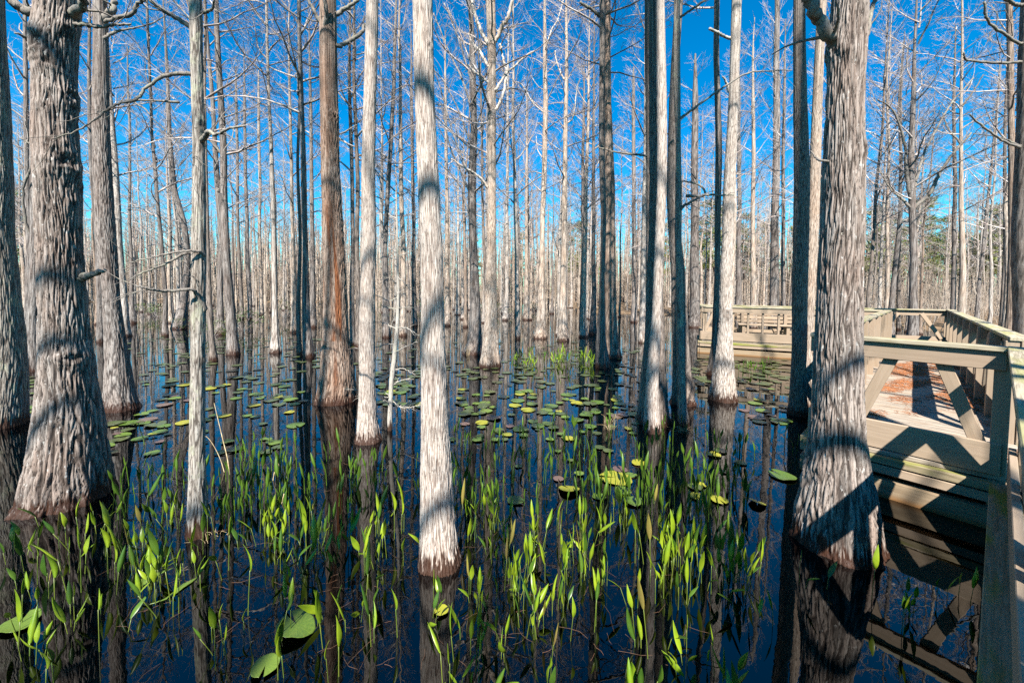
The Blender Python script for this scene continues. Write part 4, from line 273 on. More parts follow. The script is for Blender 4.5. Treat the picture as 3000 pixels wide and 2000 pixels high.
FARPLANTS = [(1.815, 9.729), (0.572, 9.052), (0.196, 9.415), (1.407, 9.347), (1.676, 9.874), (0.288, 10.251), (1.829, 9.109), (1.943, 9.587), (0.386, 9.329), (0.538, 9.043), (0.549, 9.409), (0.532, 9.097), (2.023, 9.364), (1.127, 10.103), (0.354, 9.701), (1.117, 9.096), (0.741, 9.601), (0.471, 9.471), (1.262, 9.726), (1.772, 9.859), (1.064, 9.25), (1.894, 9.623), (0.345, 10.119), (1.479, 9.722), (0.262, 10.076), (0.529, 9.517), (0.13, 9.88), (0.457, 10.137), (0.106, 9.299), (0.797, 9.705), (1.255, 10.091), (1.745, 9.514), (1.155, 9.851), (1.046, 9.321), (0.791, 9.422), (0.221, 9.765), (1.945, 10.134), (1.171, 9.409), (1.052, 10.134), (0.336, 9.054), (1.074, 9.068), (0.463, 9.767), (1.357, 10.293), (1.289, 10.253), (0.219, 10.083), (0.235, 9.626), (0.915, 9.955), (1.043, 9.464), (0.076, 9.024), (1.844, 10.165), (1.747, 10.029), (1.264, 9.586), (2.165, 10.323), (1.822, 9.015), (1.829, 9.677), (0.798, 9.532), (1.539, 10.164), (1.776, 9.043), (0.916, 9.794), (1.953, 9.15), (5.767, 8.919), (5.751, 8.893), (5.273, 8.835), (6.189, 9.488), (5.57, 9.218), (5.456, 8.979), (5.443, 8.845), (6.031, 9.475), (5.751, 9.143), (5.548, 8.954)]

# ---------------------------------------------------------------- helpers
def link(name, me, parent=None, m=None):
    o = bpy.data.objects.new(name, me); C.objects.link(o)
    if parent is not None: o.parent = parent
    if m is not None and me is not None and not me.materials: me.materials.append(m)
    return o
def tag(o, label=None, cat=None, group=None, kind=None):
    for k, v in (('label', label), ('category', cat), ('group', group), ('kind', kind)):
        if v: o[k] = v
    return o
def thing(name, label, cat, loc=(0, 0, 0), rz=0, group=None):
    o = bpy.data.objects.new(name, None); C.objects.link(o); o.location = loc; o.rotation_euler = (0, 0, rz)
    o.empty_display_size = .1
    return tag(o, label, cat, group)
def mesh(name, v, f, m=None, smooth=True):
    me = bpy.data.meshes.new(name)
    v = np.asarray(v, dtype=np.float32)
    if isinstance(f, np.ndarray):
        k = f.shape[1]; n = len(f)
        me.vertices.add(len(v)); me.vertices.foreach_set('co', v.ravel())
        me.loops.add(n*k); me.loops.foreach_set('vertex_index', f.astype(np.int32).ravel())
        me.polygons.add(n); me.polygons.foreach_set('loop_start', np.arange(0, n*k, k, dtype=np.int32))
        me.update(calc_edges=True); me.validate()
    else:
        me.from_pydata([tuple(p) for p in v], [], f); me.update()
    if smooth: me.polygons.foreach_set('use_smooth', np.ones(len(me.polygons), dtype=bool))
    if m: me.materials.append(m)
    return me
def attr(me, name, arr):
    a = me.attributes.new(name, 'FLOAT', 'POINT'); a.data.foreach_set('value', np.asarray(arr, dtype=np.float32).ravel())
def copy_tree(o, parent=None):
    c = o.copy(); C.objects.link(c)
    if parent is not None: c.parent = parent
    for ch in list(o.children): copy_tree(ch, c)
    return c
_lat = np.random.RandomState(7).rand(256, 256).astype(np.float64)
def vnoise(u, v, pu):
    """value noise, periodic over pu cells in u"""
    u0 = np.floor(u); v0 = np.floor(v); fu = u-u0; fv = v-v0
    fu = fu*fu*(3-2*fu); fv = fv*fv*(3-2*fv)
    a = u0.astype(int) % pu; b = (a+1) % pu; c = v0.astype(int) % 256; d = (c+1) % 256
    a = a % 256; b = b % 256
    return (_lat[a, c]*(1-fu)+_lat[b, c]*fu)*(1-fv)+(_lat[a, d]*(1-fu)+_lat[b, d]*fu)*fv
def plates(u, v, nu):
    """elongated bark plates: distance to the seam between cells (periodic over nu cells in u) and a number per cell"""
    iu = np.floor(u).astype(int); iv = np.floor(v).astype(int)
    f1 = np.full(u.shape, 9.); f2 = np.full(u.shape, 9.); cid = np.zeros(u.shape)
    for a in (-1, 0, 1):
        for b in (-1, 0, 1):
            cu = iu+a; cv = iv+b; hu = (cu % nu) % 256; hv = cv % 256
            d = np.hypot(cu+.1+.8*_lat[hu, hv]-u, cv+_lat[(hv*7+3) % 256, hu]-v)
            near = d < f1; f2 = np.where(near, f1, np.minimum(f2, d)); cid = np.where(near, _lat[(hu+91) % 256, (hv+37) % 256], cid); f1 = np.where(near, d, f1)
    return f2-f1, cid
def catmull(pts, n):
    P = np.array(pts, dtype=float)
    if len(P) < 3:
        t = np.linspace(0, 1, n)[:, None]; return P[0]*(1-t)+P[-1]*t
    Q = np.vstack([2*P[0]-P[1], P, 2*P[-1]-P[-2]]); out = []
    for s in np.linspace(0, len(P)-1-1e-6, n):
        i = int(s); t = s-i; a, b, c, d = Q[i], Q[i+1], Q[i+2], Q[i+3]
        out.append(.5*((2*b)+(c-a)*t+(2*a-5*b+4*c-d)*t*t+(3*b-a-3*c+d)*t**3))
    return np.array(out)
def tube(path, rad, ns=8, seed=0, rough=.08, cap=True):
    path = np.asarray(path, float); n = len(path); rad = np.asarray(rad, float)
    tg = np.gradient(path, axis=0); tg /= np.linalg.norm(tg, axis=1)[:, None]+1e-9
    ref = np.array([0, 0, 1.]) if abs(tg[0][2]) < .9 else np.array([1., 0, 0])
    V = []; nrm = np.cross(tg[0], ref); nrm /= np.linalg.norm(nrm)
    rs = np.random.RandomState(seed)
    for i in range(n):
        nrm = nrm-tg[i]*np.dot(nrm, tg[i]); nrm /= np.linalg.norm(nrm)+1e-9
        bi = np.cross(tg[i], nrm); th = np.arange(ns)*2*PI/ns
        r = rad[i]*(1+rough*(rs.rand(ns)-.5)*2)
        V.append(path[i]+(np.cos(th)*r)[:, None]*nrm+(np.sin(th)*r)[:, None]*bi)
    V = np.vstack(V); i, j = np.meshgrid(np.arange(n-1), np.arange(ns), indexing='ij'); j2 = (j+1) % ns
    Fq = np.stack([i*ns+j, i*ns+j2, (i+1)*ns+j2, (i+1)*ns+j], -1).reshape(-1, 4)
    F = Fq.tolist()
    if cap: F += [list(range(ns))[::-1], list(range((n-1)*ns, n*ns))]
    return V, F
class Segs:
    """a spray of straight tapered pieces, built as one mesh"""
    def __init__(s): s.a = []; s.b = []; s.ra = []; s.rb = []
    def add(s, a, b, ra, rb): s.a.append(a); s.b.append(b); s.ra.append(ra); s.rb.append(rb)
    def arrays(s, ns=3):
        A = np.array(s.a, float); B = np.array(s.b, float); ra = np.array(s.ra); rb = np.array(s.rb); n = len(A)
        d = B-A; d /= np.linalg.norm(d, axis=1)[:, None]+1e-9
        ref = np.where(np.abs(d[:, 2:3]) < .9, np.array([[0, 0, 1.]]), np.array([[1., 0, 0]]))
        e = np.cross(d, ref); e /= np.linalg.norm(e, axis=1)[:, None]+1e-9; g = np.cross(d, e)
        th = np.arange(ns)*2*PI/ns
        ring = np.cos(th)[None, :, None]*e[:, None, :]+np.sin(th)[None, :, None]*g[:, None, :]
        V = np.concatenate([A[:, None, :]+ring*ra[:, None, None], B[:, None, :]+ring*rb[:, None, None]], 1).reshape(-1, 3)
        k = np.arange(ns); k2 = (k+1) % ns
        F = (np.stack([k, k2, k2+ns, k+ns], -1)[None]+(np.arange(n)*2*ns)[:, None, None]).reshape(-1, 4)
        return V, F

# ---------------------------------------------------------------- materials
def mat(name):
    m = bpy.data.materials.new(name); m.use_nodes = True; nt = m.node_tree
    for q in list(nt.nodes): nt.nodes.remove(q)
    out = nt.nodes.new('ShaderNodeOutputMaterial'); return m, nt, out
class NT:
    def __init__(s, nt): s.nt = nt
    def n(s, typ, ins=None, **kw):
        q = s.nt.nodes.new(typ)
        for k, v in kw.items(): setattr(q, k, v)
        for k, v in (ins or {}).items():
            if hasattr(v, 'is_output') or isinstance(v, bpy.types.NodeSocket): s.nt.links.new(v, q.inputs[k])
            else: q.inputs[k].default_value = v
        return q
    def link(s, a, b): s.nt.links.new(a, b)
    def math(s, op, a, b=0.0, clamp=False):
        q = s.nt.nodes.new('ShaderNodeMath'); q.operation = op; q.use_clamp = clamp
        for i, v in enumerate((a, b)):
            if isinstance(v, bpy.types.NodeSocket): s.nt.links.new(v, q.inputs[i])
            else: q.inputs[i].default_value = v
        return q.outputs[0]
    def mix(s, f, a, b, typ='MIX'):
        q = s.nt.nodes.new('ShaderNodeMix'); q.data_type = 'RGBA'; q.blend_type = typ
        for i, v in ((0, f), (6, a), (7, b)):
            if isinstance(v, bpy.types.NodeSocket): s.nt.links.new(v, q.inputs[i])
            else: q.inputs[i].default_value = (*v, 1) if isinstance(v, tuple) and len(v) == 3 else v
        return q.outputs[2]
    def ramp(s, f, lo, hi):
        q = s.nt.nodes.new('ShaderNodeMapRange'); q.interpolation_type = 'SMOOTHSTEP'
        s.nt.links.new(f, q.inputs[0]); q.inputs[1].default_value = lo; q.inputs[2].default_value = hi
        return q.outputs[0]
    def noise(s, vec, scale, detail=3, rough=.55, dist=0):
        q = s.nt.nodes.new('ShaderNodeTexNoise'); s.nt.links.new(vec, q.inputs['Vector'])
        q.inputs['Scale'].default_value = scale; q.inputs['Detail'].default_value = detail; q.inputs['Roughness'].default_value = rough
        q.inputs['Distortion'].default_value = dist
        return q.outputs[0]
    def coords(s, scale=(1, 1, 1), kind='Object'):
        t = s.nt.nodes.new('ShaderNodeTexCoord'); mp = s.nt.nodes.new('ShaderNodeMapping'); s.nt.links.new(t.outputs[kind], mp.inputs[0])
        mp.inputs['Scale'].default_value = scale; return mp.outputs[0]
def bark(name, light, dark, warm, warm_amt=.35, lichen=0.0, var=.22, spots=.25):
    m, nt, out = mat(name); g = NT(nt)
    f1 = g.noise(g.coords((1, 1, .045)), 130, 4, .65, .3)
    f2 = g.noise(g.coords((1, 1, .09)), 42, 4, .6, .6)
    big = g.noise(g.coords((1, 1, .5)), 2.3, 3)
    fur = nt.nodes.new('ShaderNodeAttribute'); fur.attribute_name = 'furrow'
    strip = nt.nodes.new('ShaderNodeAttribute'); strip.attribute_name = 'strip'
    oi = nt.nodes.new('ShaderNodeObjectInfo')
    fib = g.math('ADD', g.math('MULTIPLY', f1, .7), g.math('MULTIPLY', f2, .3)); plate = nt.nodes.new('ShaderNodeAttribute'); plate.attribute_name = 'plate'
    dk = g.math('ADD', g.math('MULTIPLY', g.ramp(fib, .52, .36), .6), g.math('MULTIPLY', fur.outputs['Fac'], 1.0), True)
    dk = g.math('MULTIPLY', dk, .9)
    wcol = g.mix(g.math('MULTIPLY', g.math('ADD', g.math('MULTIPLY', g.ramp(big, .42, .66), .6), g.math('MULTIPLY', plate.outputs['Fac'], .7)), warm_amt), light, warm)
    col = g.mix(dk, wcol, dark)
    fl_ = g.noise(g.coords((1, 1, .22)), 95, 3, .6)
    col = g.mix(g.math('MULTIPLY', g.ramp(fl_, .59, .68), .75), col, tuple(q*1.3 for q in dark))
    sp_ = g.noise(g.coords((1, 1, .45)), 34, 4, .65)
    col = g.mix(g.math('MULTIPLY', g.ramp(sp_, .61, .69), spots), col, (.60, .585, .55))
    col = g.mix(strip.outputs['Fac'], col, g.mix(g.ramp(fib, .35, .65), (.07, .022, .010), (.27, .105, .045)))
    if lichen:
        ln = g.noise(g.coords((1, 1, .6)), 9, 5, .7)
        col = g.mix(g.math('MULTIPLY', g.ramp(ln, .52, .62), lichen), col, (.42, .43, .29))
    br = g.math('ADD', g.math('MULTIPLY', oi.outputs['Random'], var), 1-var/2)
    mul = g.n('ShaderNodeVectorMath', operation='SCALE', ins={0: col, 'Scale': br}); col = mul.outputs[0]
    # wet tannin band at the water line: toothed along the fibres
    geo = nt.nodes.new('ShaderNodeNewGeometry'); sx = nt.nodes.new('ShaderNodeSeparateXYZ'); g.link(geo.outputs['Position'], sx.inputs[0])
    teeth = g.noise(g.coords((1, 1, .02)), 48, 3)
    lvl = g.math('ADD', g.math('MULTIPLY', g.math('SUBTRACT', teeth, .36), .46), .03)
    wet = g.ramp(g.math('SUBTRACT', sx.outputs[2], lvl), .045, -.03)
    col = g.mix(g.math('MULTIPLY', wet, .95), col, g.mix(fib, (.008, .0035, .002), (.055, .018, .007)))
    hgt = g.math('SUBTRACT', g.math('ADD', g.math('MULTIPLY', f1, .35), g.math('MULTIPLY', f2, .65)), g.math('MULTIPLY', g.ramp(fl_, .56, .68), .35))
    bp = g.n('ShaderNodeBump', {'Height': hgt, 'Strength': .8, 'Distance': .009})
    ro = g.math('SUBTRACT', .92, g.math('MULTIPLY', wet, .45))
    p = g.n('ShaderNodeBsdfPrincipled', {'Base Color': col, 'Roughness': ro, 'Normal': bp.outputs[0], 'Specular IOR Level': .25})
    g.link(p.outputs[0], out.inputs[0]); return m
BARK = {
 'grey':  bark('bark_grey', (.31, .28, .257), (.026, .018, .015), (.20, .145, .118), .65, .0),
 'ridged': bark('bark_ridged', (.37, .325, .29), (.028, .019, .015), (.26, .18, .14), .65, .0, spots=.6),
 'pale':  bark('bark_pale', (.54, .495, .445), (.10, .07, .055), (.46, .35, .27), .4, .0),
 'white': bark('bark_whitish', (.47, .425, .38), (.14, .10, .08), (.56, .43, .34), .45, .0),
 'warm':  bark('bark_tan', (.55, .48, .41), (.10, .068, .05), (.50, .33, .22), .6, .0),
 'brown': bark('bark_brown', (.36, .285, .23), (.05, .034, .025), (.33, .20, .13), .6, .0),
 'dark':  bark('bark_shaded', (.25, .215, .19), (.035, .026, .021), (.28, .2, .15), .5, .0),  # shade on the dark trunks is put into this darker bark colour
 'orange': bark('bark_stripped', (.40, .32, .26), (.045, .025, .017), (.28, .15, .09), .7, .0),
 'lichen': bark('bark_lichened', (.40, .365, .32), (.05, .037, .029), (.30, .23, .175), .5, .38),
}
def simple(name, c1, c2, scale=6, rough=.8, coordscale=(1, 1, 1), bump=.2, bdist=.01, spec=.3, rnd=.2, detail=4):
    m, nt, out = mat(name); g = NT(nt)
    nz = g.noise(g.coords(coordscale), scale, detail)
    oi = nt.nodes.new('ShaderNodeObjectInfo')
    col = g.mix(g.ramp(nz, .35, .65), c1, c2)
    br = g.math('ADD', g.math('MULTIPLY', oi.outputs['Random'], rnd), 1-rnd/2)
    col = g.n('ShaderNodeVectorMath', {0: col, 'Scale': br}, operation='SCALE').outputs[0]
    bp = g.n('ShaderNodeBump', {'Height': nz, 'Strength': bump, 'Distance': bdist})
    p = g.n('ShaderNodeBsdfPrincipled', {'Base Color': col, 'Roughness': rough, 'Normal': bp.outputs[0], 'Specular IOR Level': spec})
    g.link(p.outputs[0], out.inputs[0]); return m
M_TWIG = simple('twig_bark', (.46, .41, .38), (.27, .20, .17), 3.5, .9, rnd=.3, bump=0)
M_FARTWIG = simple('far_twig_bark', (.46, .385, .315), (.27, .20, .145), .5, .95, rnd=.3, bump=0)
BARK['limb'] = bark('limb_bark', (.21, .185, .16), (.035, .027, .022), (.16, .125, .10), .5, .22)
def leafmat(name, c1, c2, scale=14, rough=.38, trans=.25, veins=False):
    m, nt, out = mat(name); g = NT(nt)
    nz = g.noise(g.coords((1, 1, 1)), scale, 4); oi = nt.nodes.new('ShaderNodeObjectInfo')
    f = g.math('ADD', g.math('MULTIPLY', g.ramp(nz, .3, .7), .55), g.math('MULTIPLY', oi.outputs['Random'], .6), True)
    col = g.mix(f, c1, c2); bump = None
    if veins:
        sp_ = nt.nodes.new('ShaderNodeSeparateXYZ'); g.link(g.coords(), sp_.inputs[0])
        an = g.math('ARCTAN2', sp_.outputs[1], sp_.outputs[0]); w_ = g.math('ABSOLUTE', g.math('SINE', g.math('ADD', g.math('MULTIPLY', an, 8.), g.math('MULTIPLY', nz, 1.2))))
        vn = g.ramp(w_, .14, .0); col = g.mix(g.math('MULTIPLY', vn, .4), col, tuple(min(1, q*1.9) for q in c2))
        blot = g.noise(g.coords(), 2.6, 4, .7); col = g.mix(g.ramp(blot, .60, .72), col, (.15, .10, .03))
    p = g.n('ShaderNodeBsdfPrincipled', {'Base Color': col, 'Roughness': rough, 'Specular IOR Level': .5})
    t = g.n('ShaderNodeBsdfTranslucent', {'Color': col})
    mx = g.n('ShaderNodeMixShader', {0: trans, 1: p.outputs[0], 2: t.outputs[0]})
    g.link(mx.outputs[0], out.inputs[0]); return m
M_LEAF = leafmat('pickerel_leaf', (.12, .22, .010), (.27, .35, .016))
M_LEAFD = leafmat('pickerel_leaf_deep', (.030, .085, .010), (.085, .16, .014))
M_LEAFY = leafmat('pickerel_leaf_yellowed', (.26, .25, .04), (.22, .15, .05))
M_STEM = leafmat('pickerel_stem', (.055, .105, .012), (.13, .16, .02), trans=.1)
PADM = [leafmat('lily_pad_green', (.055, .105, .018), (.12, .175, .025), 9, .28, .05, True),
        leafmat('lily_pad_yellow', (.20, .22, .02), (.30, .27, .025), 9, .35, .05, True),
        leafmat('lily_pad_olive', (.04, .065, .022), (.075, .09, .03), 9, .25, .05, True),
        leafmat('lily_pad_purple', (.09, .05, .05), (.15, .10, .07), 9, .3, .05, True)]
M_STRAW = simple('dry_straw', (.55, .44, .26), (.36, .25, .13), 20, .8)
M_NEEDLE = simple('fallen_needles', (.40, .15, .055), (.25, .09, .035), 4, .9, bump=0)
M_TWIGD = simple('sodden_twig', (.16, .08, .045), (.09, .05, .03), 4, .8, bump=0)
M_EVER = leafmat('evergreen_leaf', (.035, .075, .012), (.10, .13, .03), 3, .5, .15)
M_PINE = leafmat('pine_needle', (.08, .125, .02), (.20, .22, .05), .8, .55, .2)
def wood(name, light, dark, green, gamt, along=(3, 60, 60), rough=.85, wetline=False):
    m, nt, out = mat(name); g = NT(nt)
    oi = nt.nodes.new('ShaderNodeObjectInfo')
    t = nt.nodes.new('ShaderNodeTexCoord'); ad = g.n('ShaderNodeVectorMath', {0: t.outputs['Object']}, operation='ADD')
    cmb = g.n('ShaderNodeCombineXYZ', {0: g.math('MULTIPLY', oi.outputs['Random'], 37.), 1: g.math('MULTIPLY', oi.outputs['Random'], 11.)})
    g.link(cmb.outputs[0], ad.inputs[1])
    def mp(s):
        q = nt.nodes.new('ShaderNodeMapping'); g.link(ad.outputs[0], q.inputs[0]); q.inputs['Scale'].default_value = s; return q.outputs[0]
    gr = g.noise(mp(along), 1.0, 5, .65, .8)
    bl = g.noise(mp((2.2, 9, 9)), 1.0, 3)
    col = g.mix(g.ramp(gr, .62, .34), light, dark)
    col = g.mix(g.math('MULTIPLY', g.ramp(bl, .45, .68), gamt), col, green)
    br = g.math('ADD', g.math('MULTIPLY', oi.outputs['Random'], .2), .9)
    col = g.n('ShaderNodeVectorMath', {0: col, 'Scale': br}, operation='SCALE').outputs[0]
    if wetline:
        geo = nt.nodes.new('ShaderNodeNewGeometry'); sx = nt.nodes.new('ShaderNodeSeparateXYZ'); g.link(geo.outputs['Position'], sx.inputs[0])
        w = g.ramp(g.math('ADD', sx.outputs[2], g.math('MULTIPLY', bl, .05)), .085, .03)
        col = g.mix(g.math('MULTIPLY', w, .85), col, (.20, .095, .03))
    bp = g.n('ShaderNodeBump', {'Height': gr, 'Strength': .35, 'Distance': .004})
    p = g.n('ShaderNodeBsdfPrincipled', {'Base Color': col, 'Roughness': rough, 'Normal': bp.outputs[0], 'Specular IOR Level': .25})
    g.link(p.outputs[0], out.inputs[0]); return m
W_PAINT = wood('tan_painted_wood', (.325, .245, .175), (.28, .208, .146), (.25, .19, .125), .4, (2, 30, 30))
W_CAP = wood('weathered_cap_wood', (.40, .345, .25), (.21, .175, .115), (.24, .245, .04), .5, (3, 70, 70))
W_MOSS = wood('mossy_beam_wood', (.32, .26, .165), (.19, .15, .085), (.20, .215, .03), .95, (3, 50, 50))
W_RIM = wood('wet_rim_wood', (.30, .225, .145), (.22, .16, .10), (.25, .165, .08), .3, (2, 40, 40), .8, True)
W_DECK = wood('weathered_deck_wood', (.37, .315, .25), (.15, .115, .085), (.34, .20, .11), .35, (4, 60, 60))
def water_mat():
    m, nt, out = mat('tannin_water'); g = NT(nt)
    n1 = g.noise(g.coords((1, 1, 1)), 5.0, 3, .55); n2 = g.noise(g.coords((1, 2.2, 1)), 1.3, 2)
    h = g.math('ADD', g.math('MULTIPLY', n1, .35), g.math('MULTIPLY', n2, .65))
    bp = g.n('ShaderNodeBump', {'Height': h, 'Strength': .10, 'Distance': .012})
    gl = g.n('ShaderNodeBsdfGlossy', {'Color': (1, 1, 1, 1), 'Roughness': .008, 'Normal': bp.outputs[0]})
    tr = g.n('ShaderNodeBsdfTransparent', {'Color': (.13, .052, .018, 1)})
    fr = g.n('ShaderNodeFresnel', {'IOR': 1.68, 'Normal': bp.outputs[0]})
    mx = g.n('ShaderNodeMixShader', {0: fr.outputs[0], 1: tr.outputs[0], 2: gl.outputs[0]})
    g.link(mx.outputs[0], out.inputs[0]); return m
M_WATER = water_mat()
M_MUD = simple('swamp_mud', (.030, .020, .012), (.014, .010, .007), 1.5, .95)
M_LAND = simple('leaf_litter_ground', (.20, .13, .075), (.11, .075, .04), .9, .95, bump=.4)

# ---------------------------------------------------------------- the setting: water, bed, land
def grid_sheet(xs, ys, hf):
    X, Y = np.meshgrid(xs, ys, indexing='ij'); Z = hf(X, Y); n, k = X.shape
    V = np.stack([X, Y, Z], -1).reshape(-1, 3)
    i, j = np.meshgrid(np.arange(n-1), np.arange(k-1), indexing='ij')
    F = np.stack([i*k+j, (i+1)*k+j, (i+1)*k+j+1, i*k+j+1], -1).reshape(-1, 4); return V, F
def land_h(X, Y):
    d = np.hypot(X*.8, Y)
    w = np.sin(X*.21+1.3)*3+np.sin(Y*.17+X*.09)*3
    far = np.clip((d+w-52)/9, 0, 1)
    right = np.clip((X*.62+Y*.55-21.5+w*.35)/3.5, 0, 1)*(X > 6)
    s = np.maximum(far, right); s = s*s*(3-2*s)
    return -.75+s*(1.0+.12*np.sin(X*1.1)*np.cos(Y*.9))
xs = np.concatenate([np.linspace(-700, -130, 8), np.linspace(-120, 120, 161), np.linspace(130, 700, 8)])
ys = np.concatenate([np.linspace(-300, -40, 5), np.linspace(-30, 130, 121), np.linspace(140, 900, 9)])
v, f = grid_sheet(xs, ys, land_h)
o = link('ground', mesh('ground', v, f, M_LAND)); tag(o, kind='structure')
v, f = grid_sheet(np.linspace(-130, 130, 3), np.linspace(-60, 100, 3), lambda X, Y: X*0)
o = link('water', mesh('water', v, f, M_WATER)); tag(o, kind='structure')
v, f = grid_sheet(np.linspace(-60, 60, 3), np.linspace(-30, 50, 3), lambda X, Y: X*0-.74)
o = link('mud_bed', mesh('mud_bed', v, f, M_MUD)); tag(o, kind='structure')

# ---------------------------------------------------------------- boardwalk
P0 = Vector((3.754, 2.943, 0)); TH = .896
D = Vector((math.sin(TH), math.cos(TH), 0)); N = Vector((-D.y, D.x, 0))
_box = {}
def box_mesh(L, t, h, m, ch=.004):
    key = (round(L, 3), round(t, 3), round(h, 3), m.name)
    if key in _box: return _box[key]
    vs = []; a, b, c = L/2, t/2, h/2; k = min(ch, a*.3, b*.3, c*.3)
    import bmesh
    bm = bmesh.new(); bmesh.ops.create_cube(bm, size=1)
    for q in bm.verts: q.co = (q.co.x*L, q.co.y*t, q.co.z*h)
    bmesh.ops.bevel(bm, geom=bm.edges[:], offset=k, segments=1, affect='EDGES')
    me = bpy.data.meshes.new('board'); bm.to_mesh(me); bm.free(); me.materials.append(m); _box[key] = me; return me
BASE = Vector((5, 4, 0))
def board(name, p0, p1, out, t, h, m, parent, base=BASE):
    """a board from p0 to p1, thickness t along out, height h across"""
    p0 = Vector(p0); p1 = Vector(p1); x = (p1-p0); L = x.length; x.normalize(); y = Vector(out); y = (y-x*y.dot(x)).normalized(); z = x.cross(y)
    o = bpy.data.objects.new(name, box_mesh(L, t, h, m)); C.objects.link(o); o.parent = parent
    M = Matrix((x, y, z)).transposed().to_4x4(); M.translation = (p0+p1)/2-base
    o.matrix_local = M; return o
walk = thing('boardwalk', 'tan wooden boardwalk with braced railings standing over the dark water', 'boardwalk', BASE)
rr = random.Random(11)
def railing(A, B, out, panels, caps=(0, 0), rims=True, slim=False, label=None, dz=0.):
    """A,B: outer edge of the cap rail; out: outward normal; panels: list of distances of post centres along A-B"""
    A = Vector(A); B = Vector(B); u = (B-A).normalized(); L = (B-A).length; out = Vector(out).normalized()
    r = bpy.data.objects.new('railing', None); C.objects.link(r); r.parent = walk
    if label: r['label'] = label
    def P(s, o, z): return A+u*s+out*o+Vector((0, 0, z+dz))
    board('cap_rail', P(-caps[0], -.07, 1.390), P(L+caps[1], -.07, 1.390), out, .14, .036, W_CAP, r)
    board('upper_rail', P(.002, -.05, 1.2985), P(L-.002, -.05, 1.2985), out, .038, .145, W_PAINT, r)
    board('lower_rail', P(.002, -.05, .529), P(L-.002, -.05, .529), out, .038, .246, W_PAINT, r)
    if rims:
        board('mossy_beam', P(-.01, .0, .325), P(L+.01, .0, .325), out, .10, .062, W_MOSS, r)
        board('rim_beam', P(0, .004, .2435), P(L, .004, .2435), out, .09, .073, W_PAINT, r)
        board('water_beam', P(0, .002, .01), P(L, .002, .01), out, .09, .285, W_RIM, r)
    for s in panels:
        board('post', P(s, -.118, -.5), P(s, -.118, 1.371), out, .09, .05 if slim else .09, W_PAINT, r)
    for a, b in zip(panels[:-1], panels[1:]):
        w = b-a
        if w < .5 or slim: continue
        k = w/.93
        for s0, s1 in ((.094, .29), (.836, .64)):
            board('brace', P(a+s0*k+.002, -.09, .60), P(a+s1*k+(.04 if s1 < .5 else -.04)*k, -.09, 1.29), out, .036, .092, W_PAINT, r)
    return r
C1 = P0+N*1.226
railing(P0, C1, -D, [.015, .955, 1.17], label='near braced railing panel behind the great ridged cypress')
# the rail beside the camera
nb = [.06+i*1.0 for i in range(7)]
railing(P0, P0-D*6.2, N, nb, caps=(.139, 0), dz=.002, label='railing running from the corner back past the photographer')
U = Vector((.7157, .6984, 0)); Wl = Vector((-.6984, .7157, 0))
R = Vector((12.1, 10.7, 0)); Lc = Vector((9.48, 9.95, 0)); F1 = Vector((5.65, 11.7, 0))
Fd = (Lc-F1).normalized(); Fn = Vector((-Fd.y, Fd.x, 0))
# right rail of the walkway, seen from inside
R0 = R-U*10.2
railing(R, R0, -Wl, [.06+i*1.12 for i in range(10)], label='long sunlit railing on the right side of the boardwalk', dz=.004)
railing(C1+U*.02, Lc, Wl, [.1+i*1.08 for i in range(9)][:8]+[(Lc-C1).length-.06], label='left railing of the walkway behind the great cypress', dz=.003)
FW = (R-Lc).dot(Fn)
railing(F1, Lc-Fd*.02, -Fn, [.10, .16, .87, 1.25, 1.61, 1.99, 2.4, 2.8, 3.2, 3.6, 4.0], slim=True, label='far railing over the water with a bench behind it')
Fb = F1+Fn*FW
railing(Fb, R, Fn, [.1+i*1.1 for i in range(5)]+[(R-Fb).length-.08], label='back railing with a single brace and pale post', dz=-.003)
railing(F1, Fb, -Fd, [.2, FW-.1], label='short end railing at the far left', dz=.005)
# decks: boards across each walkway
dk = bpy.data.objects.new('deck', None); C.objects.link(dk); dk.parent = walk
def deck(A, u, n, left, right, length, wb=.138, gap=.007):
    s = 0.0
    while s < length:
        c = A+u*(s+wb/2)
        board('deck_board', c-n*right+Vector((0, 0, .378+rr.uniform(-.003, .003))), c+n*left+Vector((0, 0, .378+rr.uniform(-.003, .003))), u, wb, .038, W_DECK, dk)
        s += wb+gap
ru = R.dot(-Wl)
deck(P0+U*.07, U, Wl, -P0.dot(-Wl)*-1+.68-0.02, ru-P0.dot(-Wl)-.06, 9.6)
deck(F1+Fn*.06+Fd*.0, Fn, Fd, (Lc-F1).length+.0, -.02, FW-.1)
deck(P0-D*6.2, D, N, -.04, 1.42, 6.1)
for s in range(0, 10, 2):
    for o_ in (.6, -.6):
        c = P0+U*(1+s)+Wl*(.0+o_*.9)
        board('pile', c+Vector((0, 0, -.7)), c+Vector((0, 0, .35)), U, .12, .12, W_RIM, dk)
# needles on the deck
rs = np.random.RandomState(3); sg = Segs()
for i in range(16000):
    s = rs.uniform(.15, 9.2); w = rs.uniform(-.30, .85)-.0
    p = P0+U*s+Wl*w
    q = vnoise(np.array([w*3.2+9+s*.8]), np.array([s*1.5]), 200)[0]
    if q < .38+.25*rs.rand()-.05: continue
    a = rs.uniform(0, PI); l = rs.uniform(.015, .05); z = .399+rs.rand()*.006
    dv = np.array([math.cos(a), math.sin(a), 0])*l
    c = np.array([p.x, p.y, z]); sg.add(c-dv, c+dv+np.array([0, 0, rs.uniform(0, .006)]), .0022, .0012)
v, f = sg.arrays(3); o = link('pine_litter', mesh('pine_litter', v, f, M_NEEDLE, False)); tag(o, 'orange brown fallen needles scattered over the deck boards', 'leaf litter', kind='stuff')
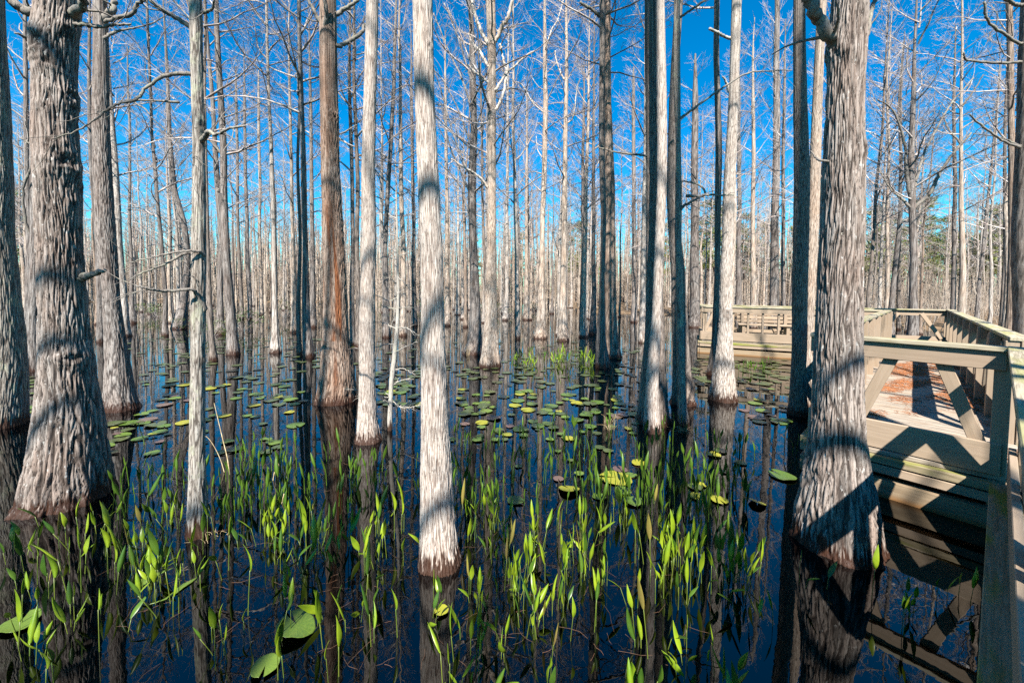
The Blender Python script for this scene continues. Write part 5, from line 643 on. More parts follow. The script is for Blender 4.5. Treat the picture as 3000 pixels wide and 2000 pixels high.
# bench by the back railing
bp_ = F1+Fd*2.4+Fn*(FW-.55)
bench = thing('bench', 'tan slatted bench against the back railing of the far platform', 'bench', bp_)
def bb(name, p0, p1, out, t, h, m): return board(name, p0, p1, out, t, h, m, bench, bp_)
for k in range(4):
    z = .92+k*.115; a = bp_-Fd*1.3+Fn*(.28+k*.02); b = bp_+Fd*1.3+Fn*(.28+k*.02)
    bb('back_slat', a+Vector((0, 0, z)), b+Vector((0, 0, z)), Fn, .03, .088, W_PAINT)
for k in range(3):
    a = bp_-Fd*1.3+Fn*(-.16+k*.15); b = bp_+Fd*1.3+Fn*(-.16+k*.15)
    bb('seat_slat', a+Vector((0, 0, .83)), b+Vector((0, 0, .83)), Vector((0, 0, 1)), .036, .13, W_PAINT)
for s in (-1.15, 0, 1.15):
    c = bp_+Fd*s
    bb('leg', c-Fn*.14+Vector((0, 0, .398)), c-Fn*.14+Vector((0, 0, .811)), Fn, .08, .08, W_PAINT)
    bb('back_leg', c+Fn*.235+Vector((0, 0, .398)), c+Fn*.245+Vector((0, 0, 1.32)), Fn, .04, .08, W_PAINT)

# ---------------------------------------------------------------- cypress trees
rng = random.Random(5)
def crown_segs(seed, H=9.0, prim=24, spread=2.2, asc=.75, fine=1.0, base_r=.034):
    """bare crown around a leader from z=0 to z=H"""
    r = random.Random(seed); sg = Segs()
    def vec(az, el): return np.array([math.cos(az)*math.cos(el), math.sin(az)*math.cos(el), math.sin(el)])
    def path(p, az, el, L, n, rad, bend, zig):
        pts = [p]; a = az; e = el
        for i in range(n):
            a += r.uniform(-zig, zig); e += r.uniform(-zig, zig)*.7+bend/n
            p = p+vec(a, e)*(L/n); pts.append(p)
        for i in range(n): sg.add(pts[i], pts[i+1], rad*(1-.8*i/n), rad*(1-.8*(i+1)/n))
        return pts, a, e
    az = r.uniform(0, 6.28)
    for i in range(prim):
        t = (i+r.uniform(0, .9))/prim; z = H*(.02+.97*t)
        L = spread*(1-t)**.6*r.uniform(.45, 1.15)+.35
        az += 2.4+r.uniform(-.5, .5)
        el = r.uniform(.15, .6)*asc+t*.75*asc
        dead = r.random() < .12
        rad = max(.006, base_r*(.35+.65*L/spread)*r.uniform(.6, 1.1))
        pts, a, e = path(np.array([0, 0, z]), az, el, L, 6, rad, r.uniform(-.2, .5), .28)
        if dead: continue
        ns_ = int(L*6.5*fine)+2
        for j in range(ns_):
            s = .15+.85*(j+r.random())/ns_; k = min(5, int(s*6)); q = pts[k]+(pts[k+1]-pts[k])*(s*6-k)
            L2 = (.25+.55*(1-s))*r.uniform(.5, 1.3)*min(1, L/1.6+.3)
            side = 1 if j % 2 else -1
            p2, a2, e2 = path(q, a+side*r.uniform(.6, 1.2), e*.5+r.uniform(-.25, .35), L2, 3, .0065, .1, .3)
            for m_ in range(int((3+L2*7)*fine)):
                s3 = r.uniform(.1, 1); k3 = min(2, int(s3*3)); q3 = p2[k3]+(p2[k3+1]-p2[k3])*(s3*3-k3)
                d3 = vec(a2+r.choice((-1, 1))*r.uniform(.4, 1.3), e2+r.uniform(-.4, .5)); l3 = r.uniform(.10, .34)
                mid = q3+d3*l3*.5; sg.add(q3, mid, .0036, .0028)
                d4 = d3+np.array([r.uniform(-.4, .4), r.uniform(-.4, .4), r.uniform(-.1, .4)]); sg.add(mid, mid+d4*l3*.5, .0028, .0016)
    return sg
CROWNS = []
for i in range(7):
    sg = crown_segs(100+i, 9.0, 22+i % 4*2, 1.75+.2*(i % 4), .75+.1*(i % 3), 1.0)
    v, f = sg.arrays(3); CROWNS.append(mesh('crown', v, f, M_TWIG, False))
def trunk_mesh(rows, amp, near, seed, zend, style, rtop=.014, knots=()):
    z0 = np.array([q[0] for q in rows]); x0 = np.array([q[1] for q in rows]); r0 = np.array([q[2] for q in rows])
    rs = np.random.RandomState(seed)
    zt = z0[-1]
    rm = max(r0[len(r0)//2], .03)
    if near:
        nc0 = int(np.clip(2*PI*rm/.0175, 16, 72)) if amp > 1.15 else int(np.clip(2*PI*rm/.0085, 40, 60)); nseg = int(nc0*(4.6 if amp > 1.15 else 3.6)); hi = min(zt, 4.6)
        zz = np.concatenate([np.linspace(-.4, .5, 46, endpoint=False), np.linspace(.5, hi, 150 if amp < 1.5 else 230), np.linspace(hi+.2, zend, 22)])
    else:
        nseg = 48
        zz = np.concatenate([np.linspace(-.4, .8, 14, endpoint=False), np.linspace(.8, min(zt, zend), 60), np.linspace(zt+.3, max(zend, zt+1), 10)])
    lean = (x0[-1]-x0[-3])/(z0[-1]-z0[-3]) if len(z0) > 3 else 0
    lean *= .6
    zk = np.concatenate([[-.5], z0, [zt+3, max(zend, zt+3.5)]])
    xk = np.concatenate([[x0[0]-(x0[1]-x0[0])*.3], x0, [x0[-1]+lean*3, x0[-1]+lean*3]])
    rk = np.concatenate([[r0[0]*1.12], r0, [np.interp(zt+3, [zt, zend], [r0[-1], rtop]), rtop]])
    def sm(z, a):                     # smooth interpolation
        return (np.interp(z-.12, zk, a)+2*np.interp(z, zk, a)+np.interp(z+.12, zk, a))/4
    cx = sm(zz, xk); rad = np.where(zz < .3, np.interp(zz, zk, rk), sm(zz, rk))
    cyy = (vnoise(zz*.35+seed % 40, zz*0+seed % 17, 200)-.5)*.12*np.clip(zz, 0, 1)
    if not near: cx = cx+(vnoise(zz*.6+seed % 31, zz*0+3, 200)-.5)*.05*np.clip(zz, 0, 1)
    th = np.linspace(0, 2*PI, nseg, endpoint=False)
    T_, Z_ = np.meshgrid(th, zz, indexing='ij')
    rm = max(r0[len(r0)//2], .03)
    flare = np.clip(rad/rm-1, 0, 3)
    k1, k2 = rs.randint(4, 7), rs.randint(8, 13)
    fl = (.5*np.cos(k1*T_+rs.rand()*6+.4*np.sin(Z_*3))+.35*np.cos(k2*T_+rs.rand()*6))*np.clip(flare, 0, 1.2)[None, :]*.085
    Rr = rad[None, :]*(1+fl)
    nc = int(np.clip(2*PI*rm/(.0175 if near else .024), 16, 72)) if amp > 1.15 or not near else int(np.clip(2*PI*rm/.0085, 40, 60))
    nc = nc//2*2; Lz = (.24 if amp > 1.15 else .17) if near else .36
    warp = (vnoise(T_/(2*PI)*9, Z_*2.6+seed, 9)-.5)*1.5+(vnoise(T_/(2*PI)*nc, Z_*9+seed, nc)-.5)*.7
    u = T_/(2*PI)*nc+warp
    stg = 2.6*vnoise(u*.9+nc*4, Z_*.8+seed, nc)
    edge, cid = plates(u+nc*4, Z_/Lz+seed*3.7+stg, nc)
    e2, c2 = plates(u*.5+nc*8, Z_/(Lz*1.9)+seed*1.3+stg*.7, max(4, nc//2)) if nc % 2 == 0 else (edge, cid)
    n3 = vnoise(T_/(2*PI)*5, Z_*2+seed, 5)
    hgt = np.clip(edge*2.6, 0, 1)*.65+np.clip(e2*4.5, 0, 1)*.35+(cid-.5)*.42
    a = amp*(.0042 if near else .004)*np.clip(rad/.06, .3, 1.7)[None, :]
    a = a*(1+flare*.4)[None, :]
    Rr = Rr+(hgt-.8)*a*1.3+(n3-.5)*rad[None, :]*.05
    fur = np.clip(np.clip(1-edge*3.0, 0, 1)*.9+np.clip(1-e2*7.5, 0, 1)*.8, 0, 1)
    for kz, kt, kr in knots:
        rl = np.interp(kz, zz, rad); dt = np.abs((T_-kt+PI) % (2*PI)-PI)*rl; dz = Z_-kz
        ang = np.arctan2(dz, dt+1e-6); d = np.hypot(dt, dz*.85)/kr*(1+.22*np.sin(ang*3+kz*9)+.12*np.sin(ang*7+kr*50))
        Rr = Rr+kr*(.40*np.exp(-(d*.85)**2)-.5*np.exp(-(d/.34)**2)+.05*np.sin(d*13)*np.exp(-(d*.7)**2))
        fur = np.clip(fur+.9*np.exp(-(d/.42)**2)+.35*np.clip(np.sin(d*11), 0, 1)*np.exp(-(d*.75)**2), 0, 1)
    X = cx[None, :]+np.cos(T_)*Rr; Y = cyy[None, :]+np.sin(T_)*Rr
    nz = len(zz); V = np.stack([X, Y, Z_], -1).transpose(1, 0, 2).reshape(-1, 3)
    i, j = np.meshgrid(np.arange(nz-1), np.arange(nseg), indexing='ij'); j2 = (j+1) % nseg
    F = np.stack([i*nseg+j, i*nseg+j2, (i+1)*nseg+j2, (i+1)*nseg+j], -1).reshape(-1, 4)
    me = mesh('trunk', V, F, BARK[style])
    attr(me, 'furrow', fur.T.reshape(-1)); attr(me, 'plate', cid.T.reshape(-1))
    if style == 'orange':
        c0 = -PI/2+.30+.25*np.sin(Z_*1.3); wd = np.where(Z_ > 1.0, .45, .22)*(1+.5*(vnoise(T_*3+20, Z_*2.2, 60)-.5))
        dl = np.abs((T_-c0+PI) % (2*PI)-PI)
        st = np.clip((wd-dl)/.18, 0, 1)*np.clip((vnoise(T_*3+20, Z_*1.1+5, 60)-.22)*5, 0, 1)*np.clip((3.4-Z_)*1.5, 0, 1)*np.clip((Z_-.15)*3, 0, 1)
        attr(me, 'strip', st.T.reshape(-1))
    return me, (lambda z: (float(np.interp(z, zz, cx)), float(np.interp(z, zz, cyy)), float(np.interp(z, zz, rad))))
def knot_mesh(seed, m):
    rs = np.random.RandomState(seed); n, k = 14, 7; V = [(0, 0, .30)]
    for i in range(1, k+1):
        e = i/k; zc = .30+.55*math.sin(min(e*1.9, PI/2)) if e < .55 else .85*math.cos((e-.55)/.45*PI/2)-.25*e
        for j in range(n):
            a = j*2*PI/n; q = 1+.22*(rs.rand()-.5); V.append((math.cos(a)*e*1.15*q, math.sin(a)*e*1.4*q, zc*(1+.25*(rs.rand()-.5))))
    F = [[0, 1+j, 1+(j+1) % n] for j in range(n)]
    for i in range(k-1):
        for j in range(n): F.append([1+i*n+j, 1+(i+1)*n+j, 1+(i+1)*n+(j+1) % n, 1+i*n+(j+1) % n])
    return mesh('knot', np.array(V), F, m)
KM = [knot_mesh(i, BARK['grey']) for i in range(3)]+[knot_mesh(9, BARK['lichen'])]
tree_obj = {}; tree_fn = {}
for idx, (key, t) in enumerate(TREES.items()):
    rows = t['rows']; base = (rows[0][1], t['y'])
    rows = [(z, x-base[0], r) for z, x, r in rows]
    vis_top = rows[-1][0]
    h = rng.uniform(13, 15.5) if t['y'] > 9 else rng.uniform(14.5, 17)
    h = max(h, vis_top+2)
    tr = thing('cypress_tree', t['label'], 'tree', (base[0], base[1], 0), 0, 'bare cypress trees standing in the water')
    kn = []
    for key2, p, r in KNOTS:
        if key2 == key:
            qx = p[0]-float(np.interp(p[2], [q[0] for q in rows], [q[1] for q in rows]))-base[0]; kn.append((p[2], math.atan2(p[1]-base[1], qx), r))
    me, fn = trunk_mesh(rows, t['amp'], t['near'], 17+idx*13, h, t['style'], knots=kn)
    link('trunk', me, tr); tree_obj[key] = tr; tree_fn[key] = (fn, base)
    zc = t['crown'] or 6
    x1, y1, r1 = fn(zc)
    c = link('crown', CROWNS[idx % len(CROWNS)], tr); s = (h-zc)/9.0
    c.location = (x1, y1, zc); c.scale = (t['cs']*1.0, t['cs']*1.0, s)
    x2, _, _ = fn(h); c.rotation_euler = (0, math.atan2(x2-x1, h-zc), 0)
    c.rotation_euler = (Matrix.Rotation(math.atan2(x2-x1, h-zc), 3, 'Y') @ Matrix.Rotation(rng.uniform(0, 6.28), 3, 'Z')).to_euler()
for n_, (key, nm, pts, w0, w1) in enumerate(LIMBS):
    tr = tree_obj[key]; b = Vector(tr.location)
    P = np.array(pts)-np.array(b)
    # start the limb inside the trunk
    fn = tree_fn[key][0]; ax = np.array(fn(P[0][2])[:2]); d0 = P[0][:2]-ax
    if np.linalg.norm(d0) > .01: P = np.vstack([[ax[0]+d0[0]*.3, ax[1]+d0[1]*.3, P[0][2]-.01], P])
    n = 8+len(P)*4; path = catmull(P, n)
    rsn = np.random.RandomState(n_)
    path[2:] += (rsn.rand(n-2, 3)-.5)*w0*.45
    rad = np.linspace(w0*.82, w1*.8, n)*(1+.12*(vnoise(np.linspace(0, n*.35, n)+n_*7, np.zeros(n), 250)-.5)*2); rad[:3] *= np.array([1.5, 1.35, 1.12])
    v, f = tube(path, rad, 10, n_, .05)
    if nm in ('limb', 'branch') and t:
        sg = Segs(); L = np.linalg.norm(np.diff(path, axis=0), axis=1).sum()
        for q in range(int(L*(9 if w0 < .03 else 5))):
            i = rsn.randint(n//3, n-1); p = path[i]
            d = path[i]-path[i-1]; d /= np.linalg.norm(d)+1e-9
            d = d+(rsn.rand(3)-.5)*2.0; d /= np.linalg.norm(d); l = rsn.uniform(.08, .35)
            for k in range(4):
                p2 = p+d*l*.3; sg.add(p, p2, w1*.35*(1-k*.2)+.001, w1*.35*(.8-k*.2)+.001); p = p2; d = d+(rsn.rand(3)-.5)*.7; d /= np.linalg.norm(d)
        if sg.a:
            v2, f2 = sg.arrays(4); f = f+(f2+len(v)).tolist(); v = np.vstack([v, v2])
    me = mesh(nm, v, f, BARK[TREES[key]['style']] if key in ('T16', 'T17', 'T21', 'T22', 'T28b') else BARK['limb'])
    link(nm, me, tr)
for n_, (key, p, r) in enumerate(KNOTS):
    tr = tree_obj[key]; fn = tree_fn[key][0]; q = Vector(p)-tr.location
    x, y, rr_ = fn(q.z); out = Vector((q.x-x, q.y-y, 0))
    out = out.normalized() if out.length > .01 else Vector((0, -1, 0))
    o = link('knot', KM[n_ % 3] if n_ not in (0, 12) else KM[3], tr)
    o.location = Vector((x, y, q.z))+out*(rr_-r*.16); z = out; xx = Vector((0, 0, 1)).cross(z).normalized(); yy = z.cross(xx)
    M = Matrix((xx, yy, z)).transposed(); o.rotation_euler = (M @ Matrix.Rotation(n_*1.7, 3, 'Z')).to_euler(); o.scale = (r*.34, r*.38, r*.3)

# individual trees of the farther stand, sharing trunk and crown meshes
FT = []; FTS = ('pale', 'white', 'warm', 'grey', 'warm', 'pale', 'pale', 'brown')
for i in range(8):
    r = random.Random(50+i); rb = r.uniform(.13, .24); rt = rb*.5
    rows = [(0, 0, rb), (.25, 0, rb*.8), (.6, r.uniform(-.02, .02), rb*.66), (1.2, r.uniform(-.04, .04), rt*1.05), (3, r.uniform(-.1, .1), rt*.95), (6, r.uniform(-.2, .2), rt*.75), (9, r.uniform(-.25, .25), rt*.5)]
    st = FTS[i]
    me, fn = trunk_mesh(rows, .8, False, 900+i, 14.0, st); FT.append((me, fn))
def far_tree(i, x, y, s, label, group, crowns=None):
    me, fn = FT[i % len(FT)]; tr = thing('cypress_tree', label, 'tree', (x, y, 0), rng.uniform(0, 6.28), group)
    tr.scale = (s, s, s)
    a = link('trunk', me, tr); zc = (4.2, 5.2, 4.8, 6.0)[i % 4]; x1, y1, _ = fn(zc)
    crowns = crowns or CROWNS; c = link('crown', crowns[(i*3+i//7) % len(crowns)], tr); c.location = (x1, y1, zc); c.scale = (1.0, 1.0, (14-zc)/9); c.rotation_euler = (0, 0, rng.uniform(0, 6.28))
    return tr
occ = [(o_.location.x, o_.location.y) for o_ in tree_obj.values()]
def on_walk(x, y):
    p = Vector((x, y, 0))
    if -1.1 < p.dot(Wl)+.0 < 1.0 and 0 < p.dot(U) < 18: return True
    q = p-F1
    return -.8 < q.dot(Fd) < 7.5 and -.5 < q.dot(Fn) < FW+.5
FAR = []; placed = 0; tries = 0
far_label = {'pale': 'slim pale bare cypress', 'white': 'slim whitish bare cypress', 'warm': 'slim tan bare cypress', 'grey': 'slim grey bare cypress', 'brown': 'slim brown bare cypress'}
while placed < 215 and tries < 20000:
    tries += 1
    y = 13.5+(rng.random()**.75)*30; x = rng.uniform(-1.42, 1.42)*y
    if on_walk(x, y): continue
    if any((x-a)**2+(y-b)**2 < (1.0 if y < 24 else .5) for a, b in occ): continue
    px = 1500+1145*x/y
    if y < 20 and 540 < px < 1000 and rng.random() < .5: continue
    i = rng.randrange(8); st = FTS[i]
    FAR.append(far_tree(i, x, y, rng.uniform(.72, 1.02), far_label[st], 'bare cypress trees in the far stand')); occ.append((x, y)); placed += 1
# trees standing behind and beside the photographer: they throw the shade seen on trunks and water
SPARSE = []
for i in range(3):
    sg = crown_segs(140+i, 9.0, 12, 2.4, .6, .22, .060); v, f = sg.arrays(5); SPARSE.append(mesh('crown', v, f, M_TWIG, False))
TALL, tfn = trunk_mesh([(0, 0, .26), (.3, 0, .2), (1, 0, .17), (6, .02, .15), (12, -.02, .135), (18, .03, .12), (21, 0, .105)], .8, False, 977, 26.0, 'grey')
bl = ['tall straight cypress behind the boardwalk, beside the photographer', 'tall cypress behind the boardwalk, a step left of the straight one', 'thick tall cypress behind the boardwalk at the far right of the photographer']
for k, (x, y, w) in enumerate(((1.37, -2.2, .95), (.80, -2.6, .85), (3.36, -2.0, 1.35))):
    tr = thing('cypress_tree', bl[k], 'tree', (x, y, 0), 0, 'cypress trees behind the viewpoint'); q = link('trunk', TALL, tr); q.scale = (w, w, 1)
    c = link('crown', SPARSE[k], tr); c.location = (0, 0, 17); c.rotation_euler = (0, 0, k*2.)
bl = ['spreading cypress behind the photographer to the right', 'spreading cypress farther behind the photographer', 'spreading cypress behind the photographer to the left', 'spreading cypress at the far left behind the photographer', 'spreading cypress straight behind the photographer', 'spreading cypress left of the one straight behind', 'spreading cypress well to the right behind the boardwalk']
for k, (x, y, s) in enumerate(((2.15, -4.0, 1.25), (1.1, -5.4, 1.3), (-4.0, -4.0, 1.2), (-5.3, -5.0, 1.3), (-.75, -4.7, 1.2), (-2.1, -5.2, 1.25), (5.8, -1.9, 1.2))):
    far_tree(k+1, x, y, s, bl[k], 'cypress trees behind the viewpoint', SPARSE)
# the wood beyond: nobody could count it
def far_wood():
    rs = np.random.RandomState(8); sets = []
    for i in range(6):
        r = random.Random(300+i); sg = Segs(); x = 0
        pts = [(0, 0, -.3), (0, 0, .5), (r.uniform(-.1, .1), 0, 2.5), (r.uniform(-.2, .2), 0, 5), (r.uniform(-.3, .3), 0, 8), (r.uniform(-.3, .3), 0, 12.5)]
        rd = [.17, .12, .09, .08, .06, .012]
        for a in range(5): sg.add(np.array(pts[a]), np.array(pts[a+1]), rd[a], rd[a+1])
        for a in range(46):
            z = r.uniform(1.5, 12.3) if a > 8 else r.uniform(.3, 4); az = r.uniform(0, 6.28); el = r.uniform(-.1, .8); L = r.uniform(.3, 1.7)*(1.1-z/14)
            p = np.array([np.interp(z, [q[2] for q in pts], [q[0] for q in pts]), 0, z]); d = np.array([math.cos(az)*math.cos(el), math.sin(az)*math.cos(el), math.sin(el)])
            sg.add(p, p+d*L*.5, .02, .014)
            for b in range(3):
                d2 = d+np.array([r.uniform(-.8, .8), r.uniform(-.8, .8), r.uniform(-.3, .7)]); q = p+d*L*r.uniform(.3, .6); sg.add(q, q+d2*L*.5, .011, .006)
        sets.append(sg.arrays(3))
    Vs = []; Fs = []; off = 0
    for k in range(230):
        y = rs.uniform(-11, 11); x = rs.uniform(-29, 29)
        V, F = sets[k % 6]; a = rs.uniform(0, 6.28); s = rs.uniform(.7, 1.1)
        R_ = np.array([[math.cos(a), -math.sin(a), 0], [math.sin(a), math.cos(a), 0], [0, 0, 1]])
        Vs.append((V@R_.T)*np.array([1, 1, s])+np.array([x, y, 0])); Fs.append(F+off); off += len(V)
    return np.vstack(Vs), np.vstack(Fs)
v, f = far_wood(); me = mesh('far_wood', v, f, M_FARTWIG, False)
for k, (x, y) in enumerate([(-84, 58), (-28, 54), (28, 54), (84, 58), (-112, 80), (-56, 78), (0, 76), (56, 78), (112, 80), (-60, 102), (0, 100), (60, 102), (-56, 56), (0, 52), (52, 60), (-30, 88), (30, 90)]):
    o = link('far_wood', me); o.location = (x, y, .1); o.rotation_euler = (0, 0, PI*(k % 2)+.06*(k % 3)); tag(o, 'distant mass of bare grey trunks and twigs closing the swamp', 'wood', 'far woods beyond the swamp', kind='stuff')
# brushy undergrowth along the far shore
sg = Segs(); rs = np.random.RandomState(21)
for k in range(2600):
    y = rs.uniform(28, 66); x = rs.uniform(-1.4, 1.4)*y
    if rs.rand() < .35: y = rs.uniform(19, 40); x = rs.uniform(.75, 1.4)*y
    p = np.array([x, y, max(-.1, float(land_h(np.array(x), np.array(y))))]); hh = rs.uniform(.8, 4.4)
    q = p
    for b in range(3):
        q2 = q+np.array([rs.uniform(-.25, .25), rs.uniform(-.25, .25), hh/3]); sg.add(q, q2, .014-b*.003, .011-b*.003)
        for c in range(3):
            d = np.array([rs.uniform(-1, 1), rs.uniform(-1, 1), rs.uniform(-.1, .9)])*rs.uniform(.2, .55); sg.add(q2, q2+d, .007, .004)
        q = q2
v, f = sg.arrays(3); o = link('shore_brush', mesh('shore_brush', v, f, M_FARTWIG, False)); tag(o, 'brown leafless brush along the far shore of the swamp', 'brush', kind='stuff')
# pines beyond
def blades(rs, centers, R_, n, size, updir=.3):
    V = []; F = []
    for c in centers:
        for i in range(n):
            d = rs.normal(size=3); d /= np.linalg.norm(d); d[2] = d[2]*.6+updir; p = c+d*R_*rs.rand()**.5
            s = size*rs.uniform(.6, 1.3); e = np.cross(d, rs.normal(size=3)); e /= np.linalg.norm(e)+1e-9; k = len(V)
            V += [p-e*s*.16, p+e*s*.16, p+d*s]; F.append([k, k+1, k+2])
    return np.array(V), F
PINES = []; PINEO = []
for i in range(3):
    rs = np.random.RandomState(60+i); cs = []
    for k in range(34):
        z = rs.uniform(.30, 1)**.8*11.5; rd = 2.3*(1.12-z/12.5)*rs.uniform(.3, 1); a = rs.rand()*6.28; cs.append(np.array([math.cos(a)*rd, math.sin(a)*rd, z]))
    v, f = blades(rs, cs, .62, 60, .42); cr = mesh('crown', v, f, M_PINE, False)
    sg = Segs()
    for z in range(6): sg.add(np.array([0, 0, z*2-.3]), np.array([0, 0, z*2+1.7]), .16-.024*z, .136-.024*z)
    for c in cs: sg.add(np.array([0, 0, c[2]-.5]), c, .035, .015)
    v, f = sg.arrays(5); PINES.append((mesh('trunk', v, f, BARK['brown'], False), cr))
for k, (px, y, s) in enumerate(((2075, 44, 1.0), (2120, 50, 1.1), (1660, 60, 1.0), (1940, 52, .9), (2560, 42, .95), (2690, 40, .95), (2760, 52, 1.0), (2880, 46, .9), (2905, 40, .9), (2930, 38, .85), (2990, 38, 1.0), (1520, 62, .9), (1385, 64, .85), (2400, 48, .95), (40, 40, .95), (110, 46, .8), (2240, 55, 1.0), (2330, 50, .85), (1780, 58, .9), (2570, 46, .8), (2640, 50, .85), (2720, 54, .95), (2800, 48, .8), (2850, 44, .7), (2890, 42, .8), (2960, 44, .75), (2600, 56, 1.1), (2180, 48, .95), (1700, 56, 1.0))):
    x = (px-1500)/1145*y; tr = thing('pine_tree', 'green needled pine showing between bare trunks at the far shore', 'tree', (x, y, .2), k*1.3, 'green pines beyond the swamp')
    PINEO.append(tr); tr.scale = (s, s, s); a, b = PINES[k % 3]; link('trunk', a, tr); link('crown', b, tr)
# evergreen bushes on tree feet
BUSH = []; BUSHO = []
for i in range(3):
    rs = np.random.RandomState(80+i); cs = [np.array([rs.normal()*.28, rs.normal()*.28, .15+rs.rand()*.55]) for k in range(14)]
    v, f = blades(rs, cs, .2, 22, .09, .2); sg = Segs()
    for c in cs: sg.add(np.array([0, 0, -.1]), c, .008, .004)
    v2, f2 = sg.arrays(3); BUSH.append((mesh('foliage', v, f, M_EVER, False), mesh('stem', v2, f2, M_TWIG, False)))
for k, (px, py, s) in enumerate(((708, 968, 1.0), (835, 930, 1.1), (1465, 918, .8), (1562, 912, .8), (1490, 925, .6), (520, 968, .5), (622, 985, .7), (1225, 905, .9), (1300, 908, .8), (455, 930, .9), (420, 925, .8), (900, 925, .7), (1785, 915, .7), (1640, 908, .7), (1395, 915, .7), (1120, 910, .7))):
    y = 1.8*1145/(py-852-(px-1500)*.01); x = (px-1500)/1145*y
    tr = thing('evergreen_bush', 'small evergreen bush growing on a tree foot at the far waterline', 'bush', (x, y, .02), k*2.1, 'evergreen bushes along the far waterline')
    BUSHO.append(tr); tr.scale = (s*1.3,)*3; a, b = BUSH[k % 3]; link('foliage', a, tr); link('stem', b, tr)

LM = {'T1': 'the left edge trunk', 'T2': 'the massive knotty trunk', 'T3': 'the straight grey trunk', 'T7': 'the slender pale trunk', 'T8': 'the shaded wet footed trunk', 'T10': 'the open water trunk',
      'T12': 'the orange stripped trunk', 'T13': 'the smooth whitish trunk', 'T15': 'the central whitish trunk', 'T17': 'the tan forked trunk', 'T21': 'the zigzag limbed trunk', 'T22': 'the banded tan trunk', 'T25a': 'the touching trunk pair',
      'T26b': 'the white leaning trunk', 'T28b': 'the pale fluted trunk', 'T31': 'the tall dark trunk', 'T33': 'the great ridged trunk', 'T37': 'the fork crowned tree', 'T38': 'the straight tan tree', 'T34': 'the right edge trunk'}
ORD = ['nearest', 'second', 'third', 'fourth', 'fifth', 'sixth', 'seventh', 'eighth', 'ninth', 'tenth', 'eleventh', 'twelfth', 'thirteenth', 'fourteenth', 'fifteenth', 'sixteenth', 'seventeenth', 'eighteenth', 'nineteenth', 'twentieth', 'twenty first', 'twenty second', 'twenty third', 'twenty fourth', 'twenty fifth', 'twenty sixth', 'twenty seventh', 'twenty eighth', 'twenty ninth', 'thirtieth']
LMP = {k: (TREES[k]['rows'][0][1], TREES[k]['y']) for k in LM}
def relabel(items, fmt, bearing):
    """items: (object, words); one label each, told from the nearest landmark trunk"""
    buckets = {}
    for o, words in items:
        x, y = o.location.x, o.location.y; best = None
        for k, (a, b) in LMP.items():
            d = abs(x/y-a/b) if bearing else math.hypot(x-a, y-b)
            if best is None or d < best[0]: best = (d, k, a, b)
        d, k, a, b = best
        if bearing: side = 'left of' if x/y < a/b else 'right of'
        else:
            u = (x/y-a/b)*b; w = y-b
            side = ('left of' if u < 0 else 'right of') if abs(u) > abs(w)*.6 else ('in front of' if w < 0 else 'behind')
        buckets.setdefault((words, k, side), []).append((d, o))
    for (words, k, side), L in buckets.items():
        L.sort(key=lambda q: q[0])
        for i, (d, o) in enumerate(L): o['label'] = fmt % (words, ORD[min(i, 29)], side, LM[k])
relabel([(o_, 'green needled pine') for o_ in PINEO], '%s beyond the swamp, %s %s %s', True)
relabel([(o_, 'small evergreen bush') for o_ in BUSHO], '%s at the far waterline, %s %s %s', True)
relabel([(o_, o_['label'].split(' deep')[0]) for o_ in FAR], '%s in the far stand, %s %s %s', True)
# ---------------------------------------------------------------- lichen sapling with dead twigs
sp = [(1142, 1290, 20), (1146, 1200, 14), (1150, 1110, 14), (1160, 1010, 13), (1166, 900, 9), (1164, 780, 7), (1161, 660, 5), (1157, 560, 3)]
def at(px, py, Y):
    v_ = (py-852-(px-1500)*.01-45.8)/1145; s_, c_ = math.sin(.04), math.cos(.04); k = Y/(c_-v_*s_)
    return np.array([(px-1500)/1145*k, Y, 1.8+k*(-s_-v_*c_)])
Ys = 4.95; base = at(1142, 1290, Ys)
sap = thing('cypress_sapling', 'thin lichen covered sapling bristling with dead twigs beside the smooth whitish trunk', 'tree', (float(base[0]), Ys, 0))
pts = [at(a, b, Ys)-np.array([base[0], Ys, 0]) for a, b, c in sp]; pts[0][2] = -.3
n = 40; path = catmull(pts, n); rad = np.interp(np.linspace(0, 1, n), np.linspace(0, 1, len(sp)), [c/2*Ys/1145 for a, b, c in sp])
v, f = tube(path, rad, 12, 3, .14); link('trunk', mesh('trunk', v, f, BARK['lichen']), sap)
rs = np.random.RandomState(31)
tw = [[(1160, 1010), (1130, 1008), (1085, 1022), (1040, 1018)], [(1162, 1030), (1190, 1015), (1225, 1000)], [(1152, 1085), (1185, 1080), (1218, 1098)], [(1165, 905), (1185, 900), (1225, 902)], [(1160, 905), (1130, 900), (1115, 892)], [(1163, 965), (1135, 950), (1110, 942)], [(1166, 960), (1195, 962), (1230, 985)],
      [(1150, 1160), (1110, 1145), (1050, 1142), (1010, 1138)], [(1150, 1165), (1120, 1160), (1085, 1155), (1050, 1165)], [(1152, 1175), (1185, 1195), (1240, 1185)], [(1148, 1185), (1125, 1172), (1095, 1180)], [(1150, 1182), (1170, 1190), (1200, 1192), (1235, 1186)], [(1162, 750), (1190, 742), (1225, 728)], [(1162, 760), (1135, 752), (1105, 758)], [(1164, 810), (1185, 830), (1200, 850)], [(1164, 830), (1140, 815), (1120, 812)],
      [(1160, 700), (1180, 690), (1200, 670)], [(1159, 640), (1140, 630), (1125, 615)], [(1165, 870), (1140, 880), (1100, 862)], [(1150, 1130), (1175, 1115), (1215, 1110)]]
